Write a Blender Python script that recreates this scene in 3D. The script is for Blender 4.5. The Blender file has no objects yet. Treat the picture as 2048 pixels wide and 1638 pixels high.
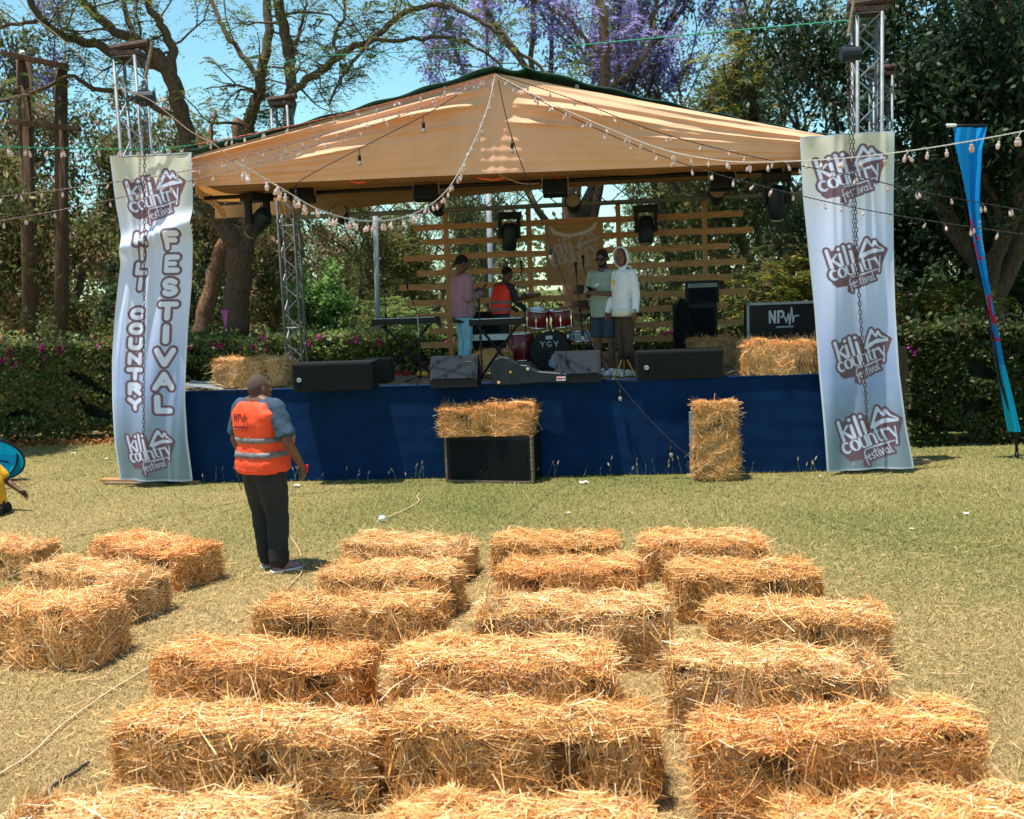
import bpy, bmesh, math, random
import numpy as np
from mathutils import Vector, Matrix, Euler

C = bpy.context
COL = C.scene.collection
rnd = random.Random(7)
R = math.radians

# ------------------------------------------------------------------ camera
FPX, CX, CY, HC = 2100.0, 1024.0, 819.0, 2.52          # focal length and centre in px of the 2048 x 1638 photograph
PITCH, ROLL = math.atan(242 / 2100), 0.038
F_ = Vector((0, math.cos(PITCH), -math.sin(PITCH)))
U0 = Vector((0, math.sin(PITCH), math.cos(PITCH)))
R0 = Vector((1, 0, 0))
U_ = U0 * math.cos(ROLL) + R0 * math.sin(ROLL)
R_ = R0 * math.cos(ROLL) - U0 * math.sin(ROLL)
cam = bpy.data.cameras.new('camera')
camo = bpy.data.objects.new('camera', cam); COL.objects.link(camo)
m = Matrix((R_, U_, -F_)).transposed().to_4x4(); m.translation = Vector((0, 0, HC))
camo.matrix_world = m
cam.sensor_width = 36; cam.lens = 36 * FPX / 2048
cam.clip_start = 0.1; cam.clip_end = 2000
cam.dof.use_dof = True; cam.dof.focus_distance = 9.0; cam.dof.aperture_fstop = 3.2
C.scene.camera = camo

# ------------------------------------------------------------------ sky and sun
SUN_DIR = Vector((-0.19, -0.075, 1.0)).normalized()                    # towards the sun: nearly overhead, a little to the left
SUN_EL = math.degrees(math.asin(SUN_DIR.z))
W = bpy.data.worlds.new('World'); C.scene.world = W; W.use_nodes = True
nt = W.node_tree; bg = nt.nodes['Background']
sky = nt.nodes.new('ShaderNodeTexSky'); sky.sky_type = 'NISHITA'; sky.sun_disc = False
sky.sun_elevation = R(SUN_EL); sky.sun_rotation = math.atan2(SUN_DIR.x, SUN_DIR.y)
sky.altitude = 900; sky.air_density = 1.0; sky.dust_density = 0.6; sky.ozone_density = 1.0
tint = nt.nodes.new('ShaderNodeMix'); tint.data_type = 'RGBA'; tint.blend_type = 'MULTIPLY'; tint.inputs[0].default_value = 1.0; tint.inputs[7].default_value = (1.12, 1.52, 1.30, 1)
nt.links.new(sky.outputs[0], tint.inputs[6]); nt.links.new(tint.outputs[2], bg.inputs[0]); bg.inputs[1].default_value = 0.10
sun = bpy.data.lights.new('sun', 'SUN'); sun.energy = 5.0; sun.angle = R(0.55); sun.color = (1.0, 0.94, 0.84)
suno = bpy.data.objects.new('sun', sun); COL.objects.link(suno)
suno.rotation_euler = (-SUN_DIR).to_track_quat('-Z', 'Y').to_euler(); suno.location = (-3, -5, 20)
vs = C.scene.view_settings
vs.view_transform = 'Standard'; vs.look = 'None'; vs.exposure = 0.60; vs.gamma = 1.0; vs.use_curve_mapping = False
C.scene.cycles.max_bounces = 6; C.scene.cycles.transparent_max_bounces = 6

# ------------------------------------------------------------------ where a pixel lies in the place
def ray(px, py):
    return F_ + R_ * ((px - CX) / FPX) + U_ * ((CY - py) / FPX)
CAMP = Vector((0, 0, HC))
def G(px, py, z=0.0):                       # on the level plane z
    d = ray(px, py); return CAMP + d * ((z - HC) / d.z)
def P(px, py, Y):                           # at the distance Y
    d = ray(px, py); return CAMP + d * (Y / d.y)
def V(px, py, o, n, off=0.0):               # on the upright plane through o with normal n, pushed off metres along n
    d = ray(px, py); return CAMP + d * (((o + n * off) - CAMP).dot(n) / d.dot(n))

# ------------------------------------------------------------------ object helpers
def link(o, parent=None):
    COL.objects.link(o)
    if parent is not None: o.parent = parent
    return o
def tag(o, label=None, cat=None, group=None, kind=None):
    if label: o['label'] = label
    if cat: o['category'] = cat
    if group: o['group'] = group
    if kind: o['kind'] = kind
    return o
def thing(name, label, cat, loc=(0, 0, 0), rz=0.0, group=None):
    o = bpy.data.objects.new(name, None); o.location = loc; o.rotation_euler = (0, 0, rz)
    o.empty_display_size = 0.1
    link(o); return tag(o, label, cat, group)
def inv_of(root):
    return (Matrix.Translation(root.location) @ root.rotation_euler.to_matrix().to_4x4()).inverted()
def kids(o):
    return list(o.children)
def copy_tree(o, parent=None):
    c = o.copy(); COL.objects.link(c)
    if parent is not None: c.parent = parent
    for ch in kids(o): copy_tree(ch, c)
    return c

class MB:
    """collects boxes, tubes, lathes and lofts, then links them as one mesh object"""
    def __init__(s): s.v = []; s.f = []
    def add(s, vs_, fs_):
        b = len(s.v); s.v += [tuple(x) for x in vs_]; s.f += [tuple(i + b for i in f) for f in fs_]; return s
    def box(s, c, d, rot=None, bev=0.0, taper=1.0):
        c = Vector(c); x, y, z = d[0] / 2, d[1] / 2, d[2] / 2
        M = Matrix.Identity(3) if rot is None else (Euler(rot).to_matrix() if not isinstance(rot, Matrix) else rot)
        if bev <= 0:
            vv = [(sx * x * (taper if sz > 0 else 1), sy * y * (taper if sz > 0 else 1), sz * z) for sz in (-1, 1) for sy in (-1, 1) for sx in (-1, 1)]
            ff = [(0, 2, 3, 1), (4, 5, 7, 6), (0, 1, 5, 4), (2, 6, 7, 3), (0, 4, 6, 2), (1, 3, 7, 5)]
        else:
            bm = bmesh.new(); bmesh.ops.create_cube(bm, size=1.0)
            for v in bm.verts: v.co = Vector((v.co.x * 2 * x, v.co.y * 2 * y, v.co.z * 2 * z))
            bmesh.ops.bevel(bm, geom=bm.edges[:] + bm.verts[:], offset=bev, segments=2, profile=0.6, affect='EDGES')
            bm.verts.index_update(); vv = [v.co.copy() for v in bm.verts]; ff = [[v.index for v in f.verts] for f in bm.faces]; bm.free()
        return s.add([c + M @ Vector(v) for v in vv], ff)
    def tube(s, pts, rad, n=8, cap=True, flat=1.0):
        pts = [Vector(p) for p in pts]
        if not hasattr(rad, '__len__'): rad = [rad] * len(pts)
        vv = []; ff = []; prev = None
        for i, p in enumerate(pts):
            t = (pts[min(i + 1, len(pts) - 1)] - pts[max(i - 1, 0)])
            t = t.normalized() if t.length > 1e-9 else Vector((0, 0, 1))
            if prev is None:
                a = Vector((1, 0, 0)) if abs(t.x) < 0.9 else Vector((0, 1, 0)); u = t.cross(a).normalized()
            else:
                u = prev - t * prev.dot(t); u = u.normalized() if u.length > 1e-6 else t.orthogonal().normalized()
            prev = u; w = t.cross(u)
            for k in range(n):
                a = 2 * math.pi * k / n
                vv.append(p + u * (math.cos(a) * rad[i]) + w * (math.sin(a) * rad[i] * flat))
        for i in range(len(pts) - 1):
            for k in range(n):
                a, b = i * n + k, i * n + (k + 1) % n
                ff.append((a, b, b + n, a + n))
        if cap:
            ff.append(tuple(range(n - 1, -1, -1))); q = (len(pts) - 1) * n; ff.append(tuple(q + k for k in range(n)))
        return s.add(vv, ff)
    def cyl(s, a, b, r, r2=None, n=12): return s.tube([a, b], [r, r if r2 is None else r2], n)
    def lathe(s, prof, n=20, loc=(0, 0, 0), M=None):       # prof = [(r, z)...] around local z
        M = M or Matrix.Identity(3); loc = Vector(loc); vv = []; ff = []
        for r, z in prof:
            for k in range(n):
                a = 2 * math.pi * k / n; vv.append(loc + M @ Vector((r * math.cos(a), r * math.sin(a), z)))
        for i in range(len(prof) - 1):
            for k in range(n):
                a, b = i * n + k, i * n + (k + 1) % n; ff.append((a, b, b + n, a + n))
        ff.append(tuple(range(n - 1, -1, -1))); q = (len(prof) - 1) * n; ff.append(tuple(q + k for k in range(n)))
        return s.add(vv, ff)
    def ball(s, c, r, n=12, m_=8, rot=None):
        if not hasattr(r, '__len__'): r = (r, r, r)
        M = Matrix.Identity(3) if rot is None else Euler(rot).to_matrix()
        vv = [Vector(c) + M @ Vector((0, 0, -r[2]))]; ff = []
        for i in range(1, m_):
            th = math.pi * i / m_ - math.pi / 2
            for k in range(n):
                a = 2 * math.pi * k / n
                vv.append(Vector(c) + M @ Vector((r[0] * math.cos(th) * math.cos(a), r[1] * math.cos(th) * math.sin(a), r[2] * math.sin(th))))
        vv.append(Vector(c) + M @ Vector((0, 0, r[2]))); top = len(vv) - 1
        for k in range(n): ff.append((0, 1 + (k + 1) % n, 1 + k)); q = 1 + (m_ - 2) * n; ff.append((q + k, q + (k + 1) % n, top))
        for i in range(m_ - 2):
            for k in range(n):
                a, b = 1 + i * n + k, 1 + i * n + (k + 1) % n; ff.append((a, b, b + n, a + n))
        return s.add(vv, ff)
    def caps(s, a, ra, b, rb, n=12):                       # tapered capsule
        a, b = Vector(a), Vector(b); t = b - a; L = t.length
        if L < 1e-6: return s.ball(a, max(ra, rb), n, 8)
        t /= L; pts = []; rr = []
        for q in (88, 60, 30): pts.append(a - t * ra * math.sin(R(q))); rr.append(ra * math.cos(R(q)))
        pts.append(a); rr.append(ra); pts.append(b); rr.append(rb)
        for q in (30, 60, 88): pts.append(b + t * rb * math.sin(R(q))); rr.append(rb * math.cos(R(q)))
        return s.tube(pts, rr, n)
    def loft(s, rings, n=20, e=2.4):                        # rings (x, y, z, rx, ry) stacked along z
        vv = []; ff = []
        for (x, y, z, rx, ry) in rings:
            for k in range(n):
                a = 2 * math.pi * k / n; ca, sa = math.cos(a), math.sin(a)
                vv.append((x + rx * math.copysign(abs(ca) ** (2 / e), ca), y + ry * math.copysign(abs(sa) ** (2 / e), sa), z))
        for i in range(len(rings) - 1):
            for k in range(n):
                a, b = i * n + k, i * n + (k + 1) % n; ff.append((a, b, b + n, a + n))
        ff.append(tuple(range(n - 1, -1, -1))); q = (len(rings) - 1) * n; ff.append(tuple(q + k for k in range(n)))
        return s.add(vv, ff)
    def mesh(s, name, mat, smooth=False):
        me = bpy.data.meshes.new(name); me.from_pydata(s.v, [], s.f); me.materials.append(mat); me.update()
        if smooth: me.shade_smooth()
        return me
    def build(s, name, mat, parent=None, smooth=False, world=False):
        if world and parent is not None:
            I = inv_of(parent); s.v = [tuple(I @ Vector(v)) for v in s.v]
        return link(bpy.data.objects.new(name, s.mesh(name, mat, smooth)), parent)
def smart(o, ang=35):
    me = o.data
    if hasattr(me, 'set_sharp_from_angle'): me.shade_smooth(); me.set_sharp_from_angle(angle=R(ang))
    return o

def np_mesh(name, v, f, mat, col=None, smooth=False):
    """mesh from arrays: v (N,3), f (M,k) all faces of k corners, col (N,3)"""
    me = bpy.data.meshes.new(name); n, k = len(f), f.shape[1]
    me.vertices.add(len(v)); me.vertices.foreach_set('co', np.ascontiguousarray(v, dtype=np.float32).ravel())
    me.loops.add(n * k); me.loops.foreach_set('vertex_index', np.ascontiguousarray(f, dtype=np.int32).ravel())
    me.polygons.add(n); me.polygons.foreach_set('loop_start', np.arange(0, n * k, k, dtype=np.int32))
    me.update(calc_edges=True)
    if col is not None:
        a = me.color_attributes.new('Col', 'FLOAT_COLOR', 'POINT')
        c4 = np.ones((len(v), 4), dtype=np.float32); c4[:, :3] = col; a.data.foreach_set('color', c4.ravel())
    me.materials.append(mat)
    if smooth: me.shade_smooth()
    return me
def np_obj(name, v, f, mat, parent=None, col=None, smooth=False):
    return link(bpy.data.objects.new(name, np_mesh(name, v, f, mat, col, smooth)), parent)

# ------------------------------------------------------------------ materials
def mat(name, col, rough=0.7, var=0.15, scale=6.0, bump=0.0, bscale=None, metal=0.0, col2=None, attr=False, trans=0.0, spec=0.35, tcol=None, stretch=None, sheen=0.0):
    m = bpy.data.materials.new(name); m.use_nodes = True; t = m.node_tree; b = t.nodes['Principled BSDF']; L = t.links.new
    b.inputs['Roughness'].default_value = rough; b.inputs['Metallic'].default_value = metal
    b.inputs['Specular IOR Level'].default_value = spec
    tc = t.nodes.new('ShaderNodeTexCoord'); co = tc.outputs['Object']
    if stretch:
        mp = t.nodes.new('ShaderNodeMapping'); mp.inputs['Scale'].default_value = stretch; L(co, mp.inputs[0]); co = mp.outputs[0]
    nz = t.nodes.new('ShaderNodeTexNoise'); nz.inputs['Scale'].default_value = scale; nz.inputs['Detail'].default_value = 5; nz.inputs['Roughness'].default_value = 0.6
    L(co, nz.inputs['Vector'])
    if attr:
        at = t.nodes.new('ShaderNodeAttribute'); at.attribute_name = 'Col'; base = at.outputs['Color']
    else:
        mx = t.nodes.new('ShaderNodeMix'); mx.data_type = 'RGBA'
        c2 = col2 if col2 else tuple(min(1, c * (1 + var)) for c in col)
        c1 = col if col2 else tuple(c * (1 - var) for c in col)
        mx.inputs[6].default_value = (*c1, 1); mx.inputs[7].default_value = (*c2, 1)
        rp = t.nodes.new('ShaderNodeMapRange'); rp.inputs[1].default_value = 0.35; rp.inputs[2].default_value = 0.65
        L(nz.outputs['Fac'], rp.inputs[0]); L(rp.outputs[0], mx.inputs[0]); base = mx.outputs[2]
    L(base, b.inputs['Base Color'])
    if sheen: b.inputs['Sheen Weight'].default_value = sheen
    if bump:
        bp = t.nodes.new('ShaderNodeBump'); bp.inputs['Strength'].default_value = bump; bp.inputs['Distance'].default_value = 0.02
        if bscale:
            n2 = t.nodes.new('ShaderNodeTexNoise'); n2.inputs['Scale'].default_value = bscale; n2.inputs['Detail'].default_value = 4; L(co, n2.inputs['Vector']); L(n2.outputs['Fac'], bp.inputs['Height'])
        else: L(nz.outputs['Fac'], bp.inputs['Height'])
        L(bp.outputs[0], b.inputs['Normal'])
    if trans:
        tr = t.nodes.new('ShaderNodeBsdfTranslucent'); ms = t.nodes.new('ShaderNodeMixShader'); ms.inputs[0].default_value = trans
        if tcol: tr.inputs[0].default_value = (*tcol, 1)
        else: L(base, tr.inputs[0])
        L(b.outputs[0], ms.inputs[1]); L(tr.outputs[0], ms.inputs[2]); L(ms.outputs[0], t.nodes['Material Output'].inputs[0])
    return m

M = {}
M['black'] = mat('black plastic', (0.008, 0.008, 0.009), 0.5, 0.3, 30, spec=0.25)
M['blackmatte'] = mat('black carpet', (0.008, 0.009, 0.011), 0.9, 0.35, 60, 0.3, spec=0.15)
M['monitor'] = mat('slate grille', (0.012, 0.020, 0.027), 0.7, 0.2, 60, 0.2, spec=0.2)
M['steel'] = mat('truss aluminium', (0.20, 0.22, 0.235), 0.55, 0.25, 8, metal=0.35)
M['greysteel'] = mat('painted grey steel', (0.30, 0.33, 0.36), 0.5, 0.15, 4)
M['chrome'] = mat('chrome', (0.7, 0.7, 0.72), 0.15, 0.05, 5, metal=1.0)
M['rust'] = mat('rusty chain', (0.075, 0.042, 0.030), 0.6, 0.5, 30, metal=0.3)
M['gold'] = mat('gold anodised', (0.75, 0.42, 0.08), 0.35, 0.1, 5, metal=0.6)
M['plank'] = mat('pine plank', (0.47, 0.24, 0.10), 0.75, 0.3, 5, 0.15, stretch=(1, 6, 14))
M['oldwood'] = mat('weathered wood', (0.20, 0.14, 0.09), 0.85, 0.4, 5, 0.3, stretch=(1, 8, 8))
M['polewood'] = mat('creosoted pole', (0.10, 0.055, 0.032), 0.9, 0.45, 5, 0.5, stretch=(6, 6, 0.7))
M['bark'] = mat('dark bark', (0.115, 0.072, 0.048), 0.95, 0.5, 7, 0.9, stretch=(5, 5, 1.2))
M['barkred'] = mat('reddish bark', (0.22, 0.115, 0.065), 0.95, 0.4, 7, 0.8, stretch=(5, 5, 1.2))
M['barkgrey'] = mat('grey bark', (0.13, 0.105, 0.08), 0.95, 0.45, 7, 0.7, stretch=(5, 5, 1.2))
M['deck'] = mat('stage plywood', (0.20, 0.155, 0.11), 0.85, 0.4, 3, 0.2)
M['skirt'] = mat('navy cloth', (0.0030, 0.022, 0.074), 0.85, 0.2, 2, 0.08, 40, spec=0.08)
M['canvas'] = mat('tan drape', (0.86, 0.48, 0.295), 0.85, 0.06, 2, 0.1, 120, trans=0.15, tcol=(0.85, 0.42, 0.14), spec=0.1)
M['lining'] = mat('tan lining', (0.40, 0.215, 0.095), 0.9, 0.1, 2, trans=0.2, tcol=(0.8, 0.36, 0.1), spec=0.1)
M['tarp'] = mat('green tarpaulin', (0.012, 0.085, 0.075), 0.5, 0.2, 8, trans=0.1)
M['print'] = mat('printed cloth', (1, 1, 1), 0.7, attr=True, trans=0.15, bump=0.06, scale=60, spec=0.15)
M['leaf'] = mat('leaves', (1, 1, 1), 0.5, attr=True, trans=0.45, spec=0.3)
M['petal'] = mat('petals', (1, 1, 1), 0.7, attr=True, trans=0.35, spec=0.1)
M['straw'] = mat('straw', (1, 1, 1), 0.45, attr=True, trans=0.0, spec=0.3)
M['strawcore'] = mat('packed straw with gap shade', (0.17, 0.08, 0.022), 0.95, 0.6, 25, 1.0, 60)  # bale core; the shadow in the gaps between straws is put into its colour
M['grass'] = mat('grass blades', (1, 1, 1), 0.7, attr=True, trans=0.25, spec=0.15)
M['skin'] = mat('brown skin', (0.115, 0.052, 0.032), 0.5, 0.15, 12, 0.05)
M['skinlight'] = mat('lighter brown skin', (0.14, 0.066, 0.040), 0.5, 0.15, 12, 0.05)
M['hair'] = mat('black hair', (0.010, 0.009, 0.009), 0.9, 0.3, 120, 1.0, 160)
M['greyhair'] = mat('greying cropped hair', (0.095, 0.062, 0.052), 0.9, 0.4, 160, 0.8, 160)
M['eye'] = mat('eyes', (0.10, 0.08, 0.07), 0.3, 0.05, 3)
M['orange'] = mat('orange vest', (1.0, 0.095, 0.028), 0.6, 0.06, 9, 0.25, 14, trans=0.1)
M['redvest'] = mat('red orange vest', (0.85, 0.045, 0.02), 0.6, 0.08, 9, 0.2, 14)
M['reflect'] = mat('reflective tape', (0.17, 0.17, 0.18), 0.5, 0.3, 30)
M['navytee'] = mat('slate blue tee', (0.030, 0.060, 0.095), 0.85, 0.15, 8, 0.3, 18)
M['darktee'] = mat('dark navy sleeve', (0.018, 0.026, 0.040), 0.85, 0.15, 8, 0.2, 18)
M['trouser'] = mat('charcoal trousers', (0.020, 0.021, 0.022), 0.85, 0.2, 8, 0.3, 14)
M['jeans'] = mat('light blue jeans', (0.24, 0.48, 0.62), 0.85, 0.15, 14, 0.2, 20)
M['greentee'] = mat('sage tee', (0.24, 0.29, 0.235), 0.9, 0.08, 8, 0.2, 16)
M['shorts'] = mat('navy shorts', (0.028, 0.042, 0.068), 0.9, 0.15, 8, 0.2, 16)
M['hoodie'] = mat('white hoodie', (0.66, 0.65, 0.68), 0.9, 0.05, 6, 0.3, 16)
M['brownpant'] = mat('brown trousers', (0.062, 0.040, 0.028), 0.9, 0.2, 8, 0.3, 16)
M['white'] = mat('white', (0.78, 0.78, 0.76), 0.6, 0.05, 8)
M['cream'] = mat('cream cloth', (0.62, 0.60, 0.50), 0.9, 0.08, 8)
M['pinkshoe'] = mat('mauve canvas shoe', (0.30, 0.17, 0.19), 0.8, 0.12, 20)
M['drumred'] = mat('maroon drum shell', (0.16, 0.012, 0.016), 0.3, 0.15, 4, spec=0.5)
M['cymbal'] = mat('bronze cymbal', (0.30, 0.15, 0.06), 0.4, 0.2, 10, metal=0.7)
M['clear'] = mat('bulb lens', (0.62, 0.50, 0.47), 0.25, 0.15, 20, trans=0.4, tcol=(0.9, 0.75, 0.7))
M['glass'] = mat('bulb glass', (0.55, 0.50, 0.45), 0.1, 0.05, 20, trans=0.4)
M['wirewhite'] = mat('pale cord', (0.50, 0.50, 0.47), 0.6, 0.2, 40)
M['wirered'] = mat('red cord', (0.55, 0.12, 0.08), 0.6, 0.2, 40)
M['wiregreen'] = mat('green cord', (0.02, 0.30, 0.16), 0.6, 0.2, 40)
M['wirepink'] = mat('pink grey cord', (0.30, 0.17, 0.18), 0.6, 0.2, 40)
M['wiredark'] = mat('dark cord', (0.02, 0.02, 0.022), 0.6, 0.2, 40)
M['cyan'] = mat('cyan cloth', (0.0, 0.40, 0.66), 0.7, 0.08, 4, trans=0.2, tcol=(0.0, 0.55, 0.85))
M['yellow'] = mat('yellow cloth', (0.80, 0.42, 0.02), 0.85, 0.1, 6, 0.2, 20)
M['red'] = mat('red cloth', (0.65, 0.02, 0.02), 0.85, 0.15, 6)
M['pink'] = mat('pink pennant', (0.55, 0.13, 0.42), 0.8, 0.1, 6, trans=0.3)
M['rope'] = mat('tan twine', (0.62, 0.44, 0.27), 0.9, 0.2, 60)
M['teal'] = mat('teal watch face', (0.02, 0.25, 0.28), 0.3, 0.1, 6)
M['lens'] = mat('frosted lens', (0.42, 0.34, 0.27), 0.4, 0.1, 30)
M['navyshell'] = mat('dark blue shell', (0.008, 0.016, 0.024), 0.5, 0.2, 10)
M['logogrey'] = mat('pale print', (0.52, 0.54, 0.55), 0.7, 0.1, 20)
M['logodark'] = mat('dark red print', (0.14, 0.012, 0.012), 0.8, 0.1, 20)
M['paper'] = mat('paper', (0.75, 0.74, 0.70), 0.8, 0.08, 20)
M['orangesling'] = mat('orange sling', (0.85, 0.10, 0.02), 0.8, 0.1, 20)
M['silver'] = mat('silver sheet', (0.25, 0.30, 0.33), 0.4, 0.2, 6, metal=0.3)
M['bluepaint'] = mat('blue plastic', (0.03, 0.2, 0.45), 0.4, 0.1, 6)
# ------------------------------------------------------------------ lettering: strokes as tapered capsules (x0,y0,r0,x1,y1,r1)
def arc(cx, cy, rx, ry, a0, a1, ra, rb, n=8, rm=None):
    out = []; prev = None
    for i in range(n + 1):
        t = i / n; a = R(a0 + (a1 - a0) * t); x, y = cx + rx * math.cos(a), cy + ry * math.sin(a)
        r = ra + (rb - ra) * t
        if rm is not None: r = r + (rm - r) * math.sin(math.pi * t)
        if prev: out.append((prev[0], prev[1], prev[2], x, y, r))
        prev = (x, y, r)
    return out
def poly(pts, r):
    if not hasattr(r, '__len__'): r = [r] * len(pts)
    return [(pts[i][0], pts[i][1], r[i], pts[i + 1][0], pts[i + 1][1], r[i + 1]) for i in range(len(pts) - 1)]
LOW = {
 'k': (0.72, [(0.05, 0.05, .13, 0.05, 1.5, .13)] + poly([(.1, .55), (.55, 1.0)], [.05, .09]) + poly([(.2, .62), (.6, .05)], [.10, .13])),
 'i': (0.38, [(0.05, .05, .13, .05, .95, .13), (.05, 1.38, .14, .06, 1.39, .14)]),
 'l': (0.38, [(0.05, .05, .13, .05, 1.5, .13)]),
 'c': (0.80, arc(.38, .5, .36, .45, 50, 310, .08, .05, 10, .17)),
 'o': (0.90, arc(.4, .5, .36, .44, 90, 270, .05, .05, 8, .17) + arc(.4, .5, .36, .44, -90, 90, .05, .05, 8, .17)),
 'u': (0.88, poly([(.05, .95), (.05, .35)], .13) + arc(.35, .35, .3, .3, 180, 300, .12, .05) + poly([(.65, .95), (.65, .05)], .13)),
 'n': (0.88, poly([(.05, .95), (.05, .05)], .13) + arc(.35, .65, .3, .3, 180, 0, .05, .12) + poly([(.65, .65), (.65, .05)], .13)),
 't': (0.60, poly([(.12, 1.35), (.12, .3)], .12) + arc(.32, .3, .2, .25, 180, 300, .11, .04, 5) + poly([(-.1, .95), (.42, .95)], .05)),
 'r': (0.66, poly([(.05, .95), (.05, .05)], .13) + arc(.35, .6, .3, .33, 170, 60, .04, .13, 5)),
 'y': (0.80, poly([(.03, .95), (.32, .1)], .13) + poly([(.62, .95), (.28, -.1), (.1, -.45)], [.07, .06, .11])),
 'f': (0.50, arc(.42, 1.05, .2, .35, 60, 180, .05, .06, 5) + poly([(.22, 1.05), (.1, -.5)], .06) + poly([(-.05, .6), (.45, .66)], .05)),
 'e': (0.62, poly([(.02, .42), (.42, .6)], .05) + arc(.25, .45, .22, .38, 30, 320, .05, .05, 9)),
 's': (0.55, arc(.25, .62, .16, .22, 40, 250, .05, .05, 6) + arc(.2, .24, .18, .22, 80, -140, .05, .05, 6)),
 'v': (0.62, poly([(.02, .8), (.2, .05), (.5, .85)], .055)),
 'a': (0.68, arc(.26, .4, .23, .34, 20, 360, .05, .05, 10) + poly([(.5, .75), (.5, .15), (.6, .05)], .055)),
 'L': (0.40, poly([(.2, 1.35), (.12, .2), (.3, .05)], .055)),
 'T': (0.50, poly([(.2, 1.2), (.14, .2), (.3, .05)], .055) + poly([(-.05, .85), (.45, .9)], .05)),
 'I': (0.34, poly([(.12, .75), (.08, .15), (.2, .05)], .055) + [(.16, 1.05, .06, .17, 1.06, .06)],),
}
UP = {
 'K': poly([(.12, .05), (.12, .95)], .13) + poly([(.2, .5), (.68, .95)], .12) + poly([(.3, .55), (.7, .05)], .13),
 'I': poly([(.4, .05), (.4, .95)], .14), 'L': poly([(.15, .95), (.15, .08), (.68, .08)], .13),
 'C': arc(.42, .5, .32, .42, 40, 320, .12, .12, 10), 'O': arc(.4, .5, .32, .42, 0, 360, .12, .12, 14),
 'U': poly([(.12, .95), (.12, .35)], .13) + arc(.4, .35, .28, .3, 180, 360, .13, .13, 7) + poly([(.68, .35), (.68, .95)], .13),
 'N': poly([(.12, .05), (.12, .95), (.68, .05), (.68, .95)], .11), 'T': poly([(.4, .05), (.4, .92)], .13) + poly([(.06, .92), (.74, .92)], .12),
 'R': poly([(.12, .05), (.12, .93), (.45, .93)], .12) + arc(.45, .7, .22, .23, 90, -90, .12, .12, 6) + poly([(.45, .47), (.12, .47)], .1) + poly([(.4, .45), (.7, .05)], .12),
 'Y': poly([(.08, .95), (.4, .5), (.72, .95)], .12) + poly([(.4, .5), (.4, .05)], .13),
 'F': poly([(.15, .05), (.15, .92), (.68, .92)], .13) + poly([(.15, .5), (.58, .5)], .11),
 'E': poly([(.68, .92), (.15, .92), (.15, .08), (.68, .08)], .12) + poly([(.15, .5), (.58, .5)], .10),
 'S': arc(.4, .71, .26, .22, 30, 270, .12, .12, 8) + arc(.4, .28, .26, .22, 90, -150, .12, .12, 8),
 'V': poly([(.06, .95), (.4, .08), (.74, .95)], .13), 'A': poly([(.06, .05), (.4, .92), (.74, .05)], .12) + poly([(.2, .33), (.6, .33)], .09),
 'M': poly([(.08, .05), (.12, .95), (.4, .3), (.68, .95), (.72, .05)], .10), 'J': poly([(.6, .95), (.6, .3)], .12) + arc(.36, .3, .24, .24, 0, -170, .12, .1, 6),
 'W': poly([(.04, .95), (.22, .08), (.4, .7), (.58, .08), (.76, .95)], .10), 'P': poly([(.12, .05), (.12, .93), (.45, .93)], .12) + arc(.45, .7, .22, .23, 90, -90, .12, .12, 6),
 'G': arc(.42, .5, .32, .42, 40, 340, .11, .11, 10) + poly([(.72, .4), (.45, .42)], .1), ' ': [],
 '0': arc(.4, .5, .26, .42, 0, 360, .1, .1, 12), '2': arc(.4, .68, .26, .25, 160, -40, .1, .1, 6) + poly([(.6, .52), (.14, .08), (.7, .08)], .1),
 '5': poly([(.66, .92), (.2, .92), (.18, .55)], .1) + arc(.38, .33, .28, .26, 120, -150, .1, .1, 7), '7': poly([(.1, .92), (.68, .92), (.3, .05)], .1),
 '+': poly([(.1, .5), (.7, .5)], .1) + poly([(.4, .2), (.4, .8)], .1), '1': poly([(.2, .75), (.42, .92), (.42, .05)], .1), '4': poly([(.55, .05), (.55, .92), (.1, .3), (.74, .3)], .1),
}
def xf(st, sx, sy, ox, oy, rot=0.0, rs=None):
    c, s = math.cos(rot), math.sin(rot); k = rs if rs else min(sx, sy); out = []
    for (x0, y0, r0, x1, y1, r1) in st:
        a, b, d, e = x0 * sx, y0 * sy, x1 * sx, y1 * sy
        out.append((ox + a * c - b * s, oy + a * s + b * c, r0 * k, ox + d * c - e * s, oy + d * s + e * c, r1 * k))
    return out
def word(txt, table=LOW, adv_up=0.86):
    x = 0.0; out = []
    for ch in txt:
        if table is LOW: w, st = LOW[ch]
        else: w, st = adv_up, UP[ch]
        out += [(a + x, b, r, c + x, d, s) for (a, b, r, c, d, s) in st]; x += w
    return out, x
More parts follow.
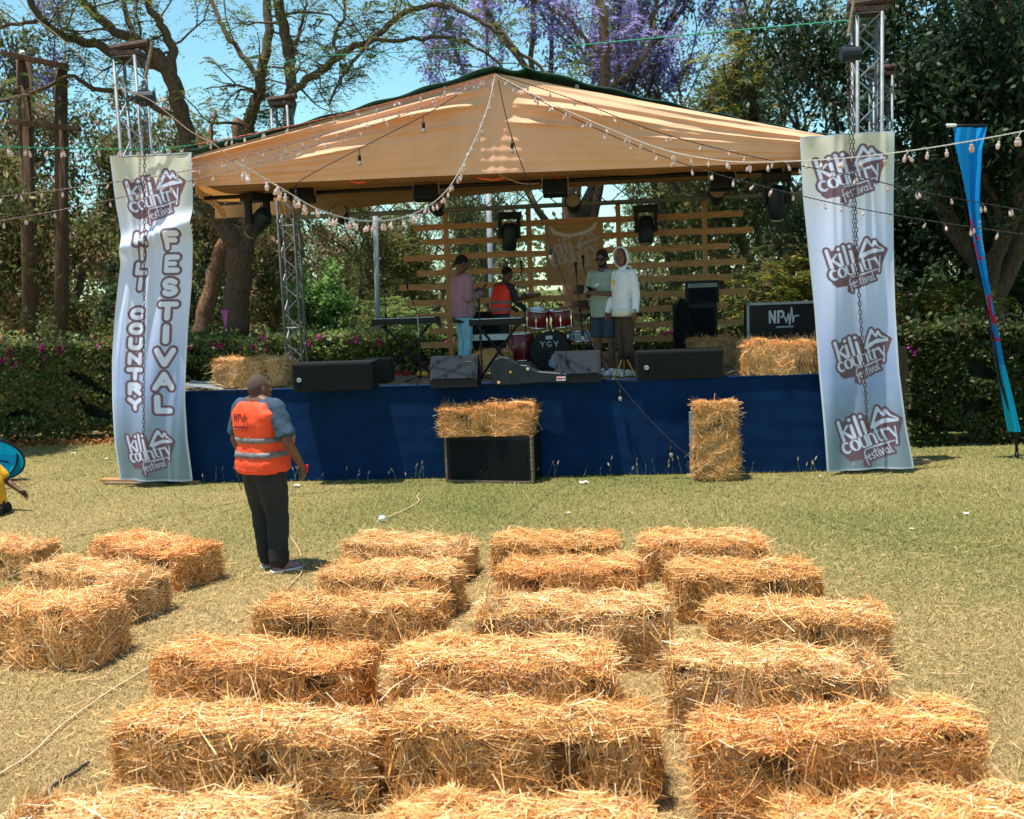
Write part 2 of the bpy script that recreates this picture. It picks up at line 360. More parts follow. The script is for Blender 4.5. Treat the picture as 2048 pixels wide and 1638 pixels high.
def logo():
    """the festival emblem in a unit box: white strokes and brown backing strokes"""
    w = []; b = []
    st, L = word('kili'); w += xf(st, .47 / L, .205, -.43, -.075, R(12), .205)
    st, L = word('country'); w += xf(st, .93 / L, .175, -.43, -.285, R(14), .142)
    st, L = word('fesTIvaL'); w += xf(st, .46 / L, .115, -.12, -.43, R(17), .13)
    w += poly([(-.12, -.235), (.12, -.19), (.36, -.12)], [.006, .012, .006])
    w += poly([(.06, .10), (.13, .26), (.19, .38), (.245, .30), (.275, .27), (.31, .34), (.36, .27)], [.020, .026, .028, .018, .02, .026, .015])
    w += poly([(.06, .10), (.16, .15), (.30, .19), (.45, .19)], [.018, .026, .036, .018]) + poly([(.36, .27), (.46, .22), (.47, .19)], .012)
    w += poly([(.05, .09), (.13, .10), (.24, .16)], .014)
    b = [[(-.50, .19), (-.03, .29), (.02, .12), (.53, .20), (.41, -.09), (.33, -.15), (.31, -.30), (.02, -.37), (-.12, -.49), (-.17, -.47), (-.15, -.36), (-.36, -.385), (-.42, -.33)], [(.01, .06), (.19, .43), (.24, .36), (.31, .38), (.53, .21), (.42, .10)]]
    return w, b
def sdf_poly(X, Y, pts):
    d = sdf(X, Y, poly(pts + [pts[0]], .012)); inside = np.zeros(X.shape, bool); n = len(pts)
    for i in range(n):
        (x0, y0), (x1, y1) = pts[i], pts[(i + 1) % n]
        if abs(y1 - y0) < 1e-9: continue
        inside ^= ((y0 > Y) != (y1 > Y)) & (X < (x1 - x0) * (Y - y0) / (y1 - y0) + x0)
    return np.where(inside, -np.abs(d) - .02, d)
def sdf(X, Y, strokes, d=None):
    if d is None: d = np.full(X.shape, 9.0)
    for (x0, y0, r0, x1, y1, r1) in strokes:
        dx, dy = x1 - x0, y1 - y0; l2 = dx * dx + dy * dy + 1e-12
        t = np.clip(((X - x0) * dx + (Y - y0) * dy) / l2, 0, 1)
        d = np.minimum(d, np.hypot(X - x0 - t * dx, Y - y0 - t * dy) - (r0 + t * (r1 - r0)))
    return d
def blend(col, mask, c):
    return col * (1 - mask[..., None]) + np.array(c) * mask[..., None]
def ribbon(mb, strokes, o, ux, uy, nrm, lift=0.002):
    """flat print built as thin ribbons lying on a surface"""
    for i, (x0, y0, r0, x1, y1, r1) in enumerate(strokes):
        a, b = np.array((x0, y0)), np.array((x1, y1)); t = b - a; L = np.hypot(*t)
        if L < 1e-6: t = np.array((1., 0.)); L = 1
        t = t / L; n = np.array((-t[1], t[0])); a2, b2 = a - t * r0 * .7, b + t * r1 * .7
        q = [a2 + n * r0, a2 - n * r0, b2 - n * r1, b2 + n * r1]; e = lift + 0.00015 * (i % 7)
        top = [o + ux * p[0] + uy * p[1] + nrm * e for p in q]
        mb.add(top, [(0, 1, 2, 3)])

# ------------------------------------------------------------------ leaf clouds
def leaf_quads(c, d, nrm, L, W_):
    """diamond leaves: c (N,3) base, d direction, nrm side normal, L, W (N,)"""
    side = np.cross(d, nrm); side /= np.linalg.norm(side, axis=1, keepdims=True) + 1e-9
    L = L[:, None]; W_ = W_[:, None]
    v = np.stack([c, c + d * L * .5 + side * W_ * .5, c + d * L, c + d * L * .5 - side * W_ * .5], 1).reshape(-1, 3)
    return v, np.arange(len(c) * 4).reshape(-1, 4)
def unit(a): return a / (np.linalg.norm(a, axis=1, keepdims=True) + 1e-9)
def palette(rg, n, cols, w=None):
    cols = np.array(cols); i = rg.choice(len(cols), n, p=w)
    return cols[i] * rg.uniform(.75, 1.25, (n, 1))
def cloud(rg, tips, per, spread, L, W_, cols, w=None, droop=0.3, clumpvar=.35):
    n = len(tips) * per; t = np.repeat(np.array(tips), per, 0)
    c = t + rg.normal(0, 1, (n, 3)) * np.array(spread) * rg.uniform(.3, 1, (n, 1))
    d = unit(rg.normal(0, 1, (n, 3)) + np.array((0, 0, -droop))); nn = unit(rg.normal(0, 1, (n, 3)) + np.array((0, 0, 1.2)))
    v, f = leaf_quads(c, d, nn, rg.uniform(.7, 1.3, n) * L, rg.uniform(.7, 1.3, n) * W_)
    base = palette(rg, len(tips), cols, w); col = np.repeat(base, per, 0) * rg.uniform(1 - clumpvar, 1 + clumpvar, (n, 1))
    return v, f, np.repeat(col, 4, 0)
def fronds(rg, tips, per, spread, length, cols, w=None, pairs=9, lw=.018, ll=.075, droop=.5):
    """feathery compound leaves: two rows of leaflets along a drooping rachis"""
    n = len(tips) * per; t = np.repeat(np.array(tips), per, 0) + rg.normal(0, 1, (n, 3)) * np.array(spread)
    d = unit(rg.normal(0, 1, (n, 3)) * np.array((1, 1, .35)) + np.array((0, 0, .1))); up = np.array((0, 0, 1.0))
    side = unit(np.cross(d, up)); ln = rg.uniform(.7, 1.25, n) * length; V_ = []; col = palette(rg, n, cols, w); CC = []
    for k in range(pairs):
        s = (k + 1) / pairs
        p = t + d * (ln * s)[:, None] + up * (-(droop * ln * s * s))[:, None]
        for sg in (-1, 1):
            dd = unit(side * sg + d * .45 + rg.normal(0, .15, (n, 3))); nn = unit(np.cross(dd, d) * sg + rg.normal(0, .2, (n, 3)))
            v, _ = leaf_quads(p, dd, nn, np.full(n, ll) * (1.15 - .6 * abs(s - .45)), np.full(n, lw)); V_.append(v); CC.append(np.repeat(col * rg.uniform(.85, 1.15, (n, 1)), 4, 0))
    v = np.concatenate(V_); return v, np.arange(len(v)).reshape(-1, 4), np.concatenate(CC)
def join(*parts):
    vv = []; ff = []; cc = []; b = 0
    for v, f, c in parts: vv.append(v); ff.append(f + b); cc.append(c); b += len(v)
    return np.concatenate(vv), np.concatenate(ff), np.concatenate(cc)

def grow(rg, mb, p, d, L, r, lev, maxlev, tips, up=.12, bend=.25, kids_=(2, 3), shrink=.72, spread=.75):
    """a limb, then its children; twigs end in tips that carry the leaves"""
    n = 4; pts = [Vector(p)]; dd = Vector(d).normalized()
    for i in range(n):
        dd = (dd + Vector(rg.normal(0, bend, 3)) * .5 + Vector((0, 0, up))).normalized(); pts.append(pts[-1] + dd * (L / n))
    rr = [r * (1 - .38 * i / n) for i in range(n + 1)]
    mb.tube(pts, rr, 7 if lev < 2 else (5 if lev < 3 else 4), cap=False)
    if lev >= 2: tips.append(tuple(pts[2])); tips.append(tuple(pts[3]))
    if lev >= maxlev: tips.append(tuple(pts[-1])); return
    k = int(rg.integers(kids_[0], kids_[1] + 1))
    for j in range(k):
        ax = Vector(rg.normal(0, 1, 3)).cross(dd)
        if ax.length < 1e-4: continue
        nd = (dd + ax.normalized() * spread * rg.uniform(.6, 1.25)).normalized()
        grow(rg, mb, pts[-1] if j < 2 else pts[-2], nd, L * shrink * rg.uniform(.8, 1.15), rr[-1] * (.8 if j else .9), lev + 1, maxlev, tips, up, bend, kids_, shrink, spread)
# ------------------------------------------------------------------ lawn
rg = np.random.default_rng(11)
_k = rg.normal(0, 1, (26, 2)) * rg.choice([.35, .8, 1.7, 3.2], (26, 1)); _ph = rg.uniform(0, 6.28, 26); _am = 1 / (0.6 + np.hypot(_k[:, 0], _k[:, 1])) ** .6
def dry(x, y):
    """0 green .. 1 straw coloured"""
    q = sum(_am[i] * np.sin(_k[i, 0] * x + _k[i, 1] * y + _ph[i]) for i in range(26)) / _am.sum() * 2.6
    tr = .52 - .04 * (x - 0.5) - .022 * (y - 8) + .20 * np.exp(-((x / 4.2) ** 2 + ((y - 6.5) / 2.6) ** 2)) - .012 * (y - 9) - .13 * np.exp(-((x - 3.4) ** 2 + (y - 11) ** 2) / 9) + .12 * np.exp(-((x + 2) ** 2 + (y - 8) ** 2) / 14)
    return np.clip(tr + q * .42, 0, 1)
GREEN, TAN = np.array((.14, .175, .045)), np.array((.55, .375, .18))
xs = np.concatenate([np.linspace(-400, -16, 14)[:-1], np.linspace(-16, 16, 161), np.linspace(16, 400, 14)[1:]])
ys = np.concatenate([np.linspace(-60, 1, 8)[:-1], np.linspace(1, 25, 121), np.linspace(25, 900, 18)[1:]])
gx, gy = np.meshgrid(xs, ys); gv = np.stack([gx, gy, np.zeros_like(gx)], -1).reshape(-1, 3)
nx = len(xs); idx = np.arange(len(gv)).reshape(gx.shape)
gf = np.stack([idx[:-1, :-1], idx[:-1, 1:], idx[1:, 1:], idx[1:, :-1]], -1).reshape(-1, 4)
dd_ = dry(gv[:, 0], gv[:, 1])[:, None]
mg = mat('lawn soil and thatch', (1, 1, 1), 0.95, attr=True, bump=0.6, bscale=70, spec=0.1)
t = mg.node_tree; b_ = t.nodes['Principled BSDF']; at = [n for n in t.nodes if n.type == 'ATTRIBUTE'][0]
n1 = t.nodes.new('ShaderNodeTexNoise'); n1.inputs['Scale'].default_value = 26; n1.inputs['Detail'].default_value = 8; n1.inputs['Roughness'].default_value = .75
n2 = t.nodes.new('ShaderNodeMapRange'); n2.inputs[1].default_value = .33; n2.inputs[2].default_value = .67; n2.inputs[3].default_value = .35; n2.inputs[4].default_value = 1.45
mm = t.nodes.new('ShaderNodeMix'); mm.data_type = 'RGBA'; mm.blend_type = 'MULTIPLY'; mm.inputs[0].default_value = 1
t.links.new(t.nodes['Texture Coordinate'].outputs['Object'], n1.inputs['Vector']); t.links.new(n1.outputs['Fac'], n2.inputs[0])
t.links.new(at.outputs['Color'], mm.inputs[6]); t.links.new(n2.outputs[0], mm.inputs[7]); t.links.new(mm.outputs[2], b_.inputs['Base Color'])
ground = np_obj('lawn', gv, gf, mg, None, (GREEN * (1 - dd_) + TAN * dd_) * .8)
tag(ground, 'patchy green and straw coloured lawn', 'lawn', kind='structure')

N = 520000
gy_ = 3.6 / (1 - rg.uniform(0, 1, N) * (1 - 3.6 / 24.0)); gx_ = rg.uniform(-1, 1, N) * (gy_ * .53 + .6)
dr = dry(gx_, gy_); th = rg.uniform(0, 6.28, N); hgt = rg.uniform(.008, .034, N) * (1.1 - .4 * dr) * (1 + .02 * gy_); wd = .0012 + .00034 * gy_
lean = rg.normal(0, 1, (N, 2)) * .026
p0 = np.stack([gx_, gy_, np.full(N, .001)], 1); sd = np.stack([np.cos(th), np.sin(th), np.zeros(N)], 1) * wd[:, None]
tip = p0 + np.concatenate([lean, hgt[:, None]], 1)
gvv = np.stack([p0 - sd, p0 + sd, tip], 1).reshape(-1, 3)
mixv = np.clip(dr + .06 + rg.normal(0, .30, N), 0, 1)[:, None]
gcol = (np.array((.15, .195, .048)) * (1 - mixv) + np.array((.62, .43, .22)) * mixv) * rg.uniform(.7, 1.3, (N, 1))
gr = np_obj('grass', gvv, np.arange(N * 3).reshape(-1, 3), M['grass'], None, np.repeat(gcol, 3, 0))
tag(gr, 'short mown grass blades, partly dry', 'grass', kind='stuff')

# ------------------------------------------------------------------ stage reference planes
A0, A1 = G(372, 965), G(1645, 942)
UF = (A1 - A0).normalized(); UF.z = 0; UF.normalize(); NB = Vector((-UF.y, UF.x, 0))           # along the front, and backwards
HS = 1.26                                                                                       # deck height
RL, RR = P(558, 600, 19.8), P(1770, 200, 18.5); RL.z = RR.z = 0
UR = (RR - RL).normalized(); NR = Vector((-UR.y, UR.x, 0))
def FP(px, py, off=0.0): return V(px, py, A0, NB, off)
def RP(px, py, off=0.0): return V(px, py, RL, NR, off)
def D(px, py): return G(px, py, HS)
def fs(s, off=0.0, z=0.0): return A0 + UF * s + NB * off + Vector((0, 0, z))                    # metres along the front from the skirt's left
RZF = math.atan2(UF.y, UF.x); RZR = math.atan2(UR.y, UR.x)
WF = (A1 - A0).length

# ------------------------------------------------------------------ stage: deck, skirt, boards
st = thing('stage', 'low festival stage with plywood deck and navy blue cloth skirt', 'stage', fs(WF / 2, 0.0), RZF)
L0, L1 = -0.62, WF + 0.75; back = 5.4
cut = (D(868, 757) - A0).dot(UF)                              # left of here the deck is only a narrow strip
mb = MB(); w_ = L1 - cut; mb.box((cut + w_ / 2 - WF / 2, back / 2 + .03, HS - .04), (w_, back, .08)); mb.build('deck', M['deck'], st)
mb = MB(); w_ = cut - L0 - .004; mb.box((L0 + w_ / 2 - WF / 2, .9 + .03, HS - .04), (w_, 1.8, .08)); mb.build('deck', M['deck'], st)
for i in range(7):
    for j in (0.3, 1.5): mb = MB(); mb.box((-WF / 2 + L0 + .2 + i * (L1 - L0 - .4) / 6, j, (HS - .08) / 2), (.08, .08, HS - .084)); mb.build('leg', M['greysteel'], st)
nx_, nz_ = 260, 34
s_ = np.linspace(L0, L1, nx_) - WF / 2; z_ = np.linspace(0.0, 1, nz_); S_, Z_ = np.meshgrid(s_, z_)
wav = .010 * np.sin(S_ * 2.1 + .8 * np.sin(S_ * 1.7)) * (1.15 - Z_) + .003 * np.sin(S_ * 11 + 3 * np.sin(S_ * 2.1)) * (1.05 - Z_ * .9) + .004 * np.sin(Z_ * 5 + S_ * .7) + .0012 * np.sin(Z_ * 31 + S_ * .9)
sag = .012 * np.sin(S_ * 2.3) + .008 * np.sin(S_ * 5.9)
sv = np.stack([S_, -.02 - wav - .014 - .03 * (1 - Z_), .012 + Z_ * (HS + .002 + sag - .012)], -1).reshape(-1, 3)
ii = np.arange(len(sv)).reshape(S_.shape); sf = np.stack([ii[:-1, :-1], ii[:-1, 1:], ii[1:, 1:], ii[1:, :-1]], -1).reshape(-1, 4)
np_obj('skirt', sv, sf, M['skirt'], st, None, True)
mb = MB(); mb.box((0, .02, HS + .008), (L1 - L0, .16, .012)); mb.build('skirt_turnover', M['skirt'], st)
# loose straw trodden over the deck
n = 2600; q = np.stack([rg.uniform(-WF / 2 + .2, WF / 2 + .3, n), .15 + 1.6 * rg.uniform(0, 1, n) ** 1.3, np.full(n, HS + .012)], 1); q[:, 2] += rg.uniform(0, .02, n)
d = unit(np.stack([rg.normal(0, 1, n), rg.normal(0, 1, n), rg.normal(0, .12, n)], 1)); v, f = leaf_quads(q, d, unit(rg.normal(0, .3, (n, 3)) + np.array((0, 0, 1))), rg.uniform(.08, .25, n), np.full(n, .008))
o = np_obj('deck_straw', v, f, M['straw'], st, np.repeat(palette(rg, n, [(.6, .36, .13), (.4, .22, .07)]), 4, 0)); tag(o, kind='stuff')

# ------------------------------------------------------------------ truss towers and trusses
def truss(root, a, b, size, bay, mat_='steel', up=Vector((0, 0, 1)), chord_r=.025, brace_r=.011, faces=4):
    a, b = Vector(a), Vector(b); t = (b - a); L = t.length; t /= L
    x = t.cross(up).normalized() if abs(t.dot(up)) < .95 else UF.copy(); y = t.cross(x).normalized(); h = size / 2
    cs = [x * h + y * h, -x * h + y * h, -x * h - y * h, x * h - y * h]
    for c in cs: mb = MB(); mb.cyl(a + c, b + c, chord_r, n=8); mb.build('chord', M[mat_], root, True, world=True)
    nb = max(1, round(L / bay)); 
    for fi in range(faces):
        c0, c1 = cs[fi], cs[(fi + 1) % 4]
        for i in range(nb):
            p, q = (c0, c1) if (i + fi) % 2 == 0 else (c1, c0)
            mb = MB(); mb.cyl(a + t * (L * i / nb) + p, a + t * (L * (i + 1) / nb) + q, brace_r, n=5); mb.build('brace', M[mat_], root, world=True)
        for i in range(0, nb + 1, max(1, nb // 3)):
            mb = MB(); mb.cyl(a + t * (L * i / nb) + c0, a + t * (L * i / nb) + c1, brace_r, n=5); mb.build('crossbar', M[mat_], root, world=True)
def tower(base, ztop, label, lean=Vector((0, 0, 0)), dark=False):
    r = thing('truss_tower', label, 'truss tower', base, 0, 'aluminium truss towers holding up the stage roof')
    truss(r, base + Vector((0, 0, .06)), base + lean + Vector((0, 0, ztop)), .30, .27)
    mb = MB(); mb.box(base + Vector((0, 0, .03)), (.55, .55, .06)); mb.build('base_plate', M['greysteel'], r, world=True)
    mb = MB(); c = base + lean + Vector((0, 0, ztop)); mb.box(c + Vector((0, 0, .04)), (.40, .36, .06)); mb.cyl(c + Vector((-.24, 0, .13)), c + Vector((.3, -.05, .18)), .055, n=8); mb.build('head_block', M['rust'], r, world=True)
    return r
def upright(px, py, off, rear=False):
    p = (RP if rear else FP)(px, py, off); return Vector((p.x, p.y, 0)), p.z
b0, z0 = upright(258, 116, .30); TFL = b0
tower(b0, z0, 'aluminium truss tower rising behind the banner that reads festival downwards')
b1, z1 = upright(1734, 30, .30); TFR = b1
tower(b1, z1, 'tall aluminium truss tower rising behind the banner with four emblems')
b2, z2 = upright(563, 214, 0.0, True)
tower(b2, z2, 'aluminium truss tower standing behind the hay bale and black speaker on the stage')
b3, z3 = upright(1762, 155, 0.0, True)
tower(b3, z3, 'shorter looking truss tower just behind the tall one, by the dark tree')

# rear lighting truss, carrying the lamps in front of the slats
zr0 = 4.02
ra, rb = RP(592, 437, -.95), RP(1625, 384, -.95)
ra.z = rb.z = (ra.z + rb.z) / 2 + .18
lt = thing('lighting_truss', 'long horizontal aluminium truss carrying lamps above the wooden slat wall', 'truss', (ra + rb) / 2, 0)
truss(lt, ra, rb, .36, .42, chord_r=.026, brace_r=.011)
ZRT = ra.z - .18
# front pipe with the floodlights
pa, pb = FP(385, 391, 1.0), FP(1640, 343, 1.0); pa.z = pb.z = (pa.z + pb.z) / 2
pa -= UF * .3; pb += UF * .4
fp = thing('lighting_bar', 'dark horizontal pipe under the tan drape with floodlights hung from it', 'lighting bar', (pa + pb) / 2, 0)
mb = MB(); mb.cyl(pa, pb, .03, n=10); mb.build('pipe', M['black'], fp, True, world=True)
ZP = pa.z

# ------------------------------------------------------------------ roof
roof = thing('stage_roof', 'peaked stage roof of green tarpaulin lined with draped tan cloth', 'roof', fs(WF / 2, 2.0, 4.4), 0)
apex = FP(992, 141, 0.0)
eL, eR = FP(384, 303, .0), FP(1668, 266, .0)
def sheet(name, grid, m_, parent, smooth=True, thick=0.0):
    g = np.array(grid); h, w = g.shape[:2]; I = np.array(inv_of(parent)); vv = g.reshape(-1, 3) @ I[:3, :3].T + I[:3, 3]
    ii = np.arange(h * w).reshape(h, w); ff = np.stack([ii[:-1, :-1], ii[:-1, 1:], ii[1:, 1:], ii[1:, :-1]], -1).reshape(-1, 4)
    o = np_obj(name, vv, ff, m_, parent, None, smooth)
    if thick: md = o.modifiers.new('thick', 'SOLIDIFY'); md.thickness = thick
    return o
def panel(name, corner_t, corner_b, apex_t, apex_b, seed):
    r2 = np.random.default_rng(seed); n1, n2 = 150, 70
    S, T = np.meshgrid(np.linspace(0, 1, n1), np.linspace(0, 1, n2))
    ct, cb, at_, ab = [np.array(x) for x in (corner_t, corner_b, apex_t, apex_b)]
    top = ct + (at_ - ct) * S[..., None]; bot = cb + (ab - cb) * S[..., None]
    # the upper edge hangs slack between corner and ridge, the lower edge dips a little
    pos = top + (bot - top) * T[..., None]
    H = np.linalg.norm(top - bot, axis=-1)
    body = H * np.where(T < .55, .19 * T, .1045 - .24 * (T - .55)) + .05 * np.sin(np.pi * T)                                 # bellies out towards the audience
    sagz = -.05 * np.sin(np.pi * S) * np.sin(np.pi * T)
    fold = np.zeros_like(S)
    # slack folds running from the corner towards the ridge: each swells gently and drops off sharply underneath
    for k, (c0, c1, w_, a, s0, s1) in enumerate([(.09, .06, .10, .13, -.1, .97), (.20, .17, .10, .12, -.1, .93), (.33, .27, .09, .11, .0, .88), (.45, .36, .09, .09, .05, .80), (.56, .47, .08, .06, .0, .62), (.70, .62, .08, .045, -.1, .45), (.83, .78, .07, .03, -.1, .40), (.27, .33, .05, .05, .45, 1.0), (.40, .46, .05, .045, .55, 1.02)]):
        c0 += r2.normal(0, .02); c1 += r2.normal(0, .02); a = max(a, .055) * r2.uniform(1.0, 1.5)
        c = c0 + (c1 - c0) * S + .03 * np.sin(S * r2.uniform(3, 6) + r2.uniform(0, 6)); x = (T - c) / w_
        win = 1 / (1 + np.exp(-(S - s0) / .06)) * 1 / (1 + np.exp((S - s1) / .05))
        fold += a * win * np.where(x < 0, np.exp(x * 1.3), np.exp(-x / .22)) * (.75 + .35 * np.sin(S * r2.uniform(4, 9) + k))
    gather = .012 * np.sin(T * 46 + 5 * S + 2 * np.sin(S * 6)) * np.exp(-S / .28) + .03 * np.sin(S * 150 + 2 * T) * np.exp(-(1 - S) / .045)
    fine = .003 * np.sin(T * 60 + S * 8 + 3 * np.sin(S * 4)) * (.4 + S)
    edge = np.minimum(1, np.minimum(T, 1 - T) * 9) * np.minimum(1, .25 + (1 - S) * 6)
    off = (body * np.minimum(1, .35 + (1 - S) * 2.2) + fold * np.clip(H, .3, 1.2) + gather * np.clip(H, .3, 1)) * edge + fine
    pos = pos - np.array(NB) * off[..., None]; pos[..., 2] += sagz
    return sheet(name, pos, M['canvas'], roof)
panel('front_drape', FP(388, 311, .02), FP(390, 373, .0), FP(989, 146, .10), FP(989, 347, .02), 3)
panel('front_drape', FP(1656, 272, .02), FP(1652, 322, .0), FP(989, 146, .10), FP(989, 347, .02), 8)
# the upright behind the seam, the tarpaulin and its lining
mb = MB(); q = FP(988, 160, .45); mb.cyl((q.x, q.y, 4.25), (q.x, q.y, apex.z - .02), .03, n=8); mb.build('ridge_post', M['greysteel'], roof, True, world=True)
tl0, tap0, tap1, tr0 = FP(372, 300, -.06), FP(988, 131, -.06), FP(1052, 133, .04), FP(1690, 276, .16)
def up_at(p, off, dz=0): return p + NB * off + Vector((0, 0, dz))
def tarp(a, b, rows=14, cols=60, depth=6.0):
    g = []
    for i in range(rows):
        o_ = depth * i / (rows - 1); row = []
        for j in range(cols):
            t_ = j / (cols - 1); p = a + (b - a) * t_
            sag_ = .05 * math.sin(math.pi * t_) + .015 * math.sin(t_ * 38) * math.exp(-o_ * 2)
            row.append(tuple(up_at(p, o_, -sag_)))
        g.append(row)
    return g
sheet('tarpaulin', tarp(tl0, tap0), M['tarp'], roof, thick=.012)
sheet('tarpaulin', tarp(tap1, tr0), M['tarp'], roof, thick=.012)
sheet('tarpaulin', tarp(tap0, tap1, cols=8), M['tarp'], roof, thick=.012)
def rafters():
    for s in (.16, .5, .84):
        mb = MB(); q = tl0 + (tap0 - tl0) * s; mb.cyl(up_at(q, .1, -.09), up_at(q, 5.9, -.09), .03, n=6); mb.build('rafter', M['greysteel'], roof, world=True)
        q = tap1 + (tr0 - tap1) * s; mb = MB(); mb.cyl(up_at(q, .1, -.09), up_at(q, 5.9, -.09), .03, n=6); mb.build('rafter', M['greysteel'], roof, world=True)
rafters()
# cloth ceiling, sagging between the front hem and the rear truss
fl_, fr_ = FP(390, 366, .06), FP(1652, 314, .06); rl_, rr_ = RP(470, 400, -.6), RP(1690, 340, -.6)
rl_.z = rr_.z = ZRT + .40
def lerp(a, b, t): return a + (b - a) * t
g = []
for i in range(24):
    t_ = i / 23; row = []
    for j in range(70):
        s = j / 69; p = lerp(lerp(fl_, fr_, s), lerp(rl_, rr_, s), t_)
        row.append((p.x, p.y, p.z + .05 * math.exp(-((s - .47) / .2) ** 2) * (1 - t_) - .08 * math.sin(math.pi * t_) - .05 * abs(math.sin(math.pi * t_ * 3)) + .012 * math.sin(s * 40 + t_ * 9)))
    g.append(row)
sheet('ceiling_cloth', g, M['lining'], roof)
# rear valance and side valances
def valance(name, a, b, z1_, z0_, seed, rise=0.0):
    r2 = random.Random(seed); g = []
    for i in range(7):
        row = []
        for j in range(90):
            s = j / 89; p = lerp(a, b, s); n_ = (b - a).cross(Vector((0, 0, 1))).normalized()
            q = p + n_ * (.025 * math.sin(s * 70 + seed) * (i / 6)); row.append((q.x, q.y, z1_ + rise * s + (z0_ - z1_) * i / 6 - .03 * math.sin(math.pi * s * 3) * i / 6))
        g.append(row)
    sheet(name, g, M['lining'], roof)
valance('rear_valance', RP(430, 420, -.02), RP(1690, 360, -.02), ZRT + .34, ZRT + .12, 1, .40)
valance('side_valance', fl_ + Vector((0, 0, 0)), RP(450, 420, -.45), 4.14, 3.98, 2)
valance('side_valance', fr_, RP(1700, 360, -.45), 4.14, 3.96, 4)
def strap(pts, name='sling'):
    mb = MB(); mb.tube(pts, .012, 6); mb.build(name, M['orangesling'], roof, True, world=True)
strap([FP(700, 362, .06), FP(716, 366, .06), FP(732, 364, .06)]); strap([FP(955, 356, .1), FP(985, 360, .1), FP(1008, 356, .1)])

# ------------------------------------------------------------------ slat backdrop
bd0, bd1 = RP(800, 600, -.75), RP(1510, 560, -.75)
bk = thing('slat_wall', 'open backdrop wall of uneven pine planks nailed across four uprights at the back of the stage', 'backdrop', Vector(((bd0.x + bd1.x) / 2, (bd0.y + bd1.y) / 2, HS)), 0)
rows = [(827, 457, 1486, 427), (844, 484, 1506, 460), (808, 516, 1459, 493), (834, 547, 1493, 524), (800, 575, 1467, 554), (813, 607, 1497, 582), (826, 634, 1455, 612), (858, 663, 1510, 643), (842, 689, 1461, 675), (865, 719, 1488, 702), (858, 738, 1440, 722)]
for i, (x0, y0, x1, y1) in enumerate(rows):
    a, b = RP(x0, y0, -.80), RP(x1, y1, -.80); z = (a.z + b.z) / 2
    a.z = z + (a.z - z) * .45; b.z = z + (b.z - z) * .45
    mb = MB(); L = (b - a).length; n = 12; h = .052
    vv = []
    for k in range(n + 1):
        p = lerp(a, b, k / n); e = .006 * math.sin(k * 1.3 + i * 2)
        for (dy, dz) in ((-.013, -h), (.013, -h), (.013, h), (-.013, h)): vv.append(p + NR * dy + Vector((0, 0, dz + e)))
    ff = [(k * 4 + j, k * 4 + (j + 1) % 4, k * 4 + 4 + (j + 1) % 4, k * 4 + 4 + j) for k in range(n) for j in range(4)] + [(3, 2, 1, 0), (n * 4, n * 4 + 1, n * 4 + 2, n * 4 + 3)]
    mb.add(vv, ff); mb.build('plank', M['plank'], bk, world=True)
for px in (897, 1062, 1240, 1411):
    a = RP(px, 580, -.755); mb = MB(); mb.box((a.x, a.y, (HS + ZRT + .02) / 2), (.085, .05, ZRT + .02 - HS), (0, 0, RZR)); mb.build('post', M['plank'], bk, world=True)
# burlap sign hung on the slats
w_, h_ = 120, 130
tl, tr_, bl, br = RP(1089, 446, -.86), RP(1206, 437, -.86), RP(1094, 566, -.86), RP(1209, 556, -.86)
S, T = np.meshgrid(np.linspace(0, 1, w_), np.linspace(0, 1, h_))
pos = (np.array(tl) * (1 - S)[..., None] + np.array(tr_) * S[..., None]) * (1 - T)[..., None] + (np.array(bl) * (1 - S)[..., None] + np.array(br) * S[..., None]) * T[..., None]
pos += np.array(NR) * (.015 * np.sin(T * 27) + .01 * np.sin(S * 9 + T * 5))[..., None]; pos[..., 2] -= (.05 * (1 - T) * np.sin(S * np.pi) ** 2)
lw, lb = logo(); X, Y = (S - .5) * 1.12, (.5 - T) * 1.12 * 1.02
col = np.ones(S.shape + (3,)) * np.array((.42, .24, .115)) * (1 + .12 * np.sin(S * 240) * np.sin(T * 240))[..., None]
col = blend(col, np.clip(-sdf(X, Y, lw) / .012 + .5, 0, 1), (.46, .39, .40))
col = blend(col, np.clip(-sdf(X, Y, poly([(-.44, .47), (-.36, .38), (-.1, .33), (.2, .37), (.36, .42), (.42, .5)], [.03, .04, .03, .03, .04, .03])) / .012 + .5, 0, 1), (.62, .58, .52))
bs = thing('burlap_sign', 'brown burlap sign with grey festival lettering hung on the pine slats', 'sign', lerp(tl, br, .5), 0)
I = np.array(inv_of(bs)); ii = np.arange(w_ * h_).reshape(h_, w_)
np_obj('cloth', pos.reshape(-1, 3) + I[:3, 3], np.stack([ii[:-1, :-1], ii[:-1, 1:], ii[1:, 1:], ii[1:, :-1]], -1).reshape(-1, 4), M['print'], bs, col.reshape(-1, 3), True)

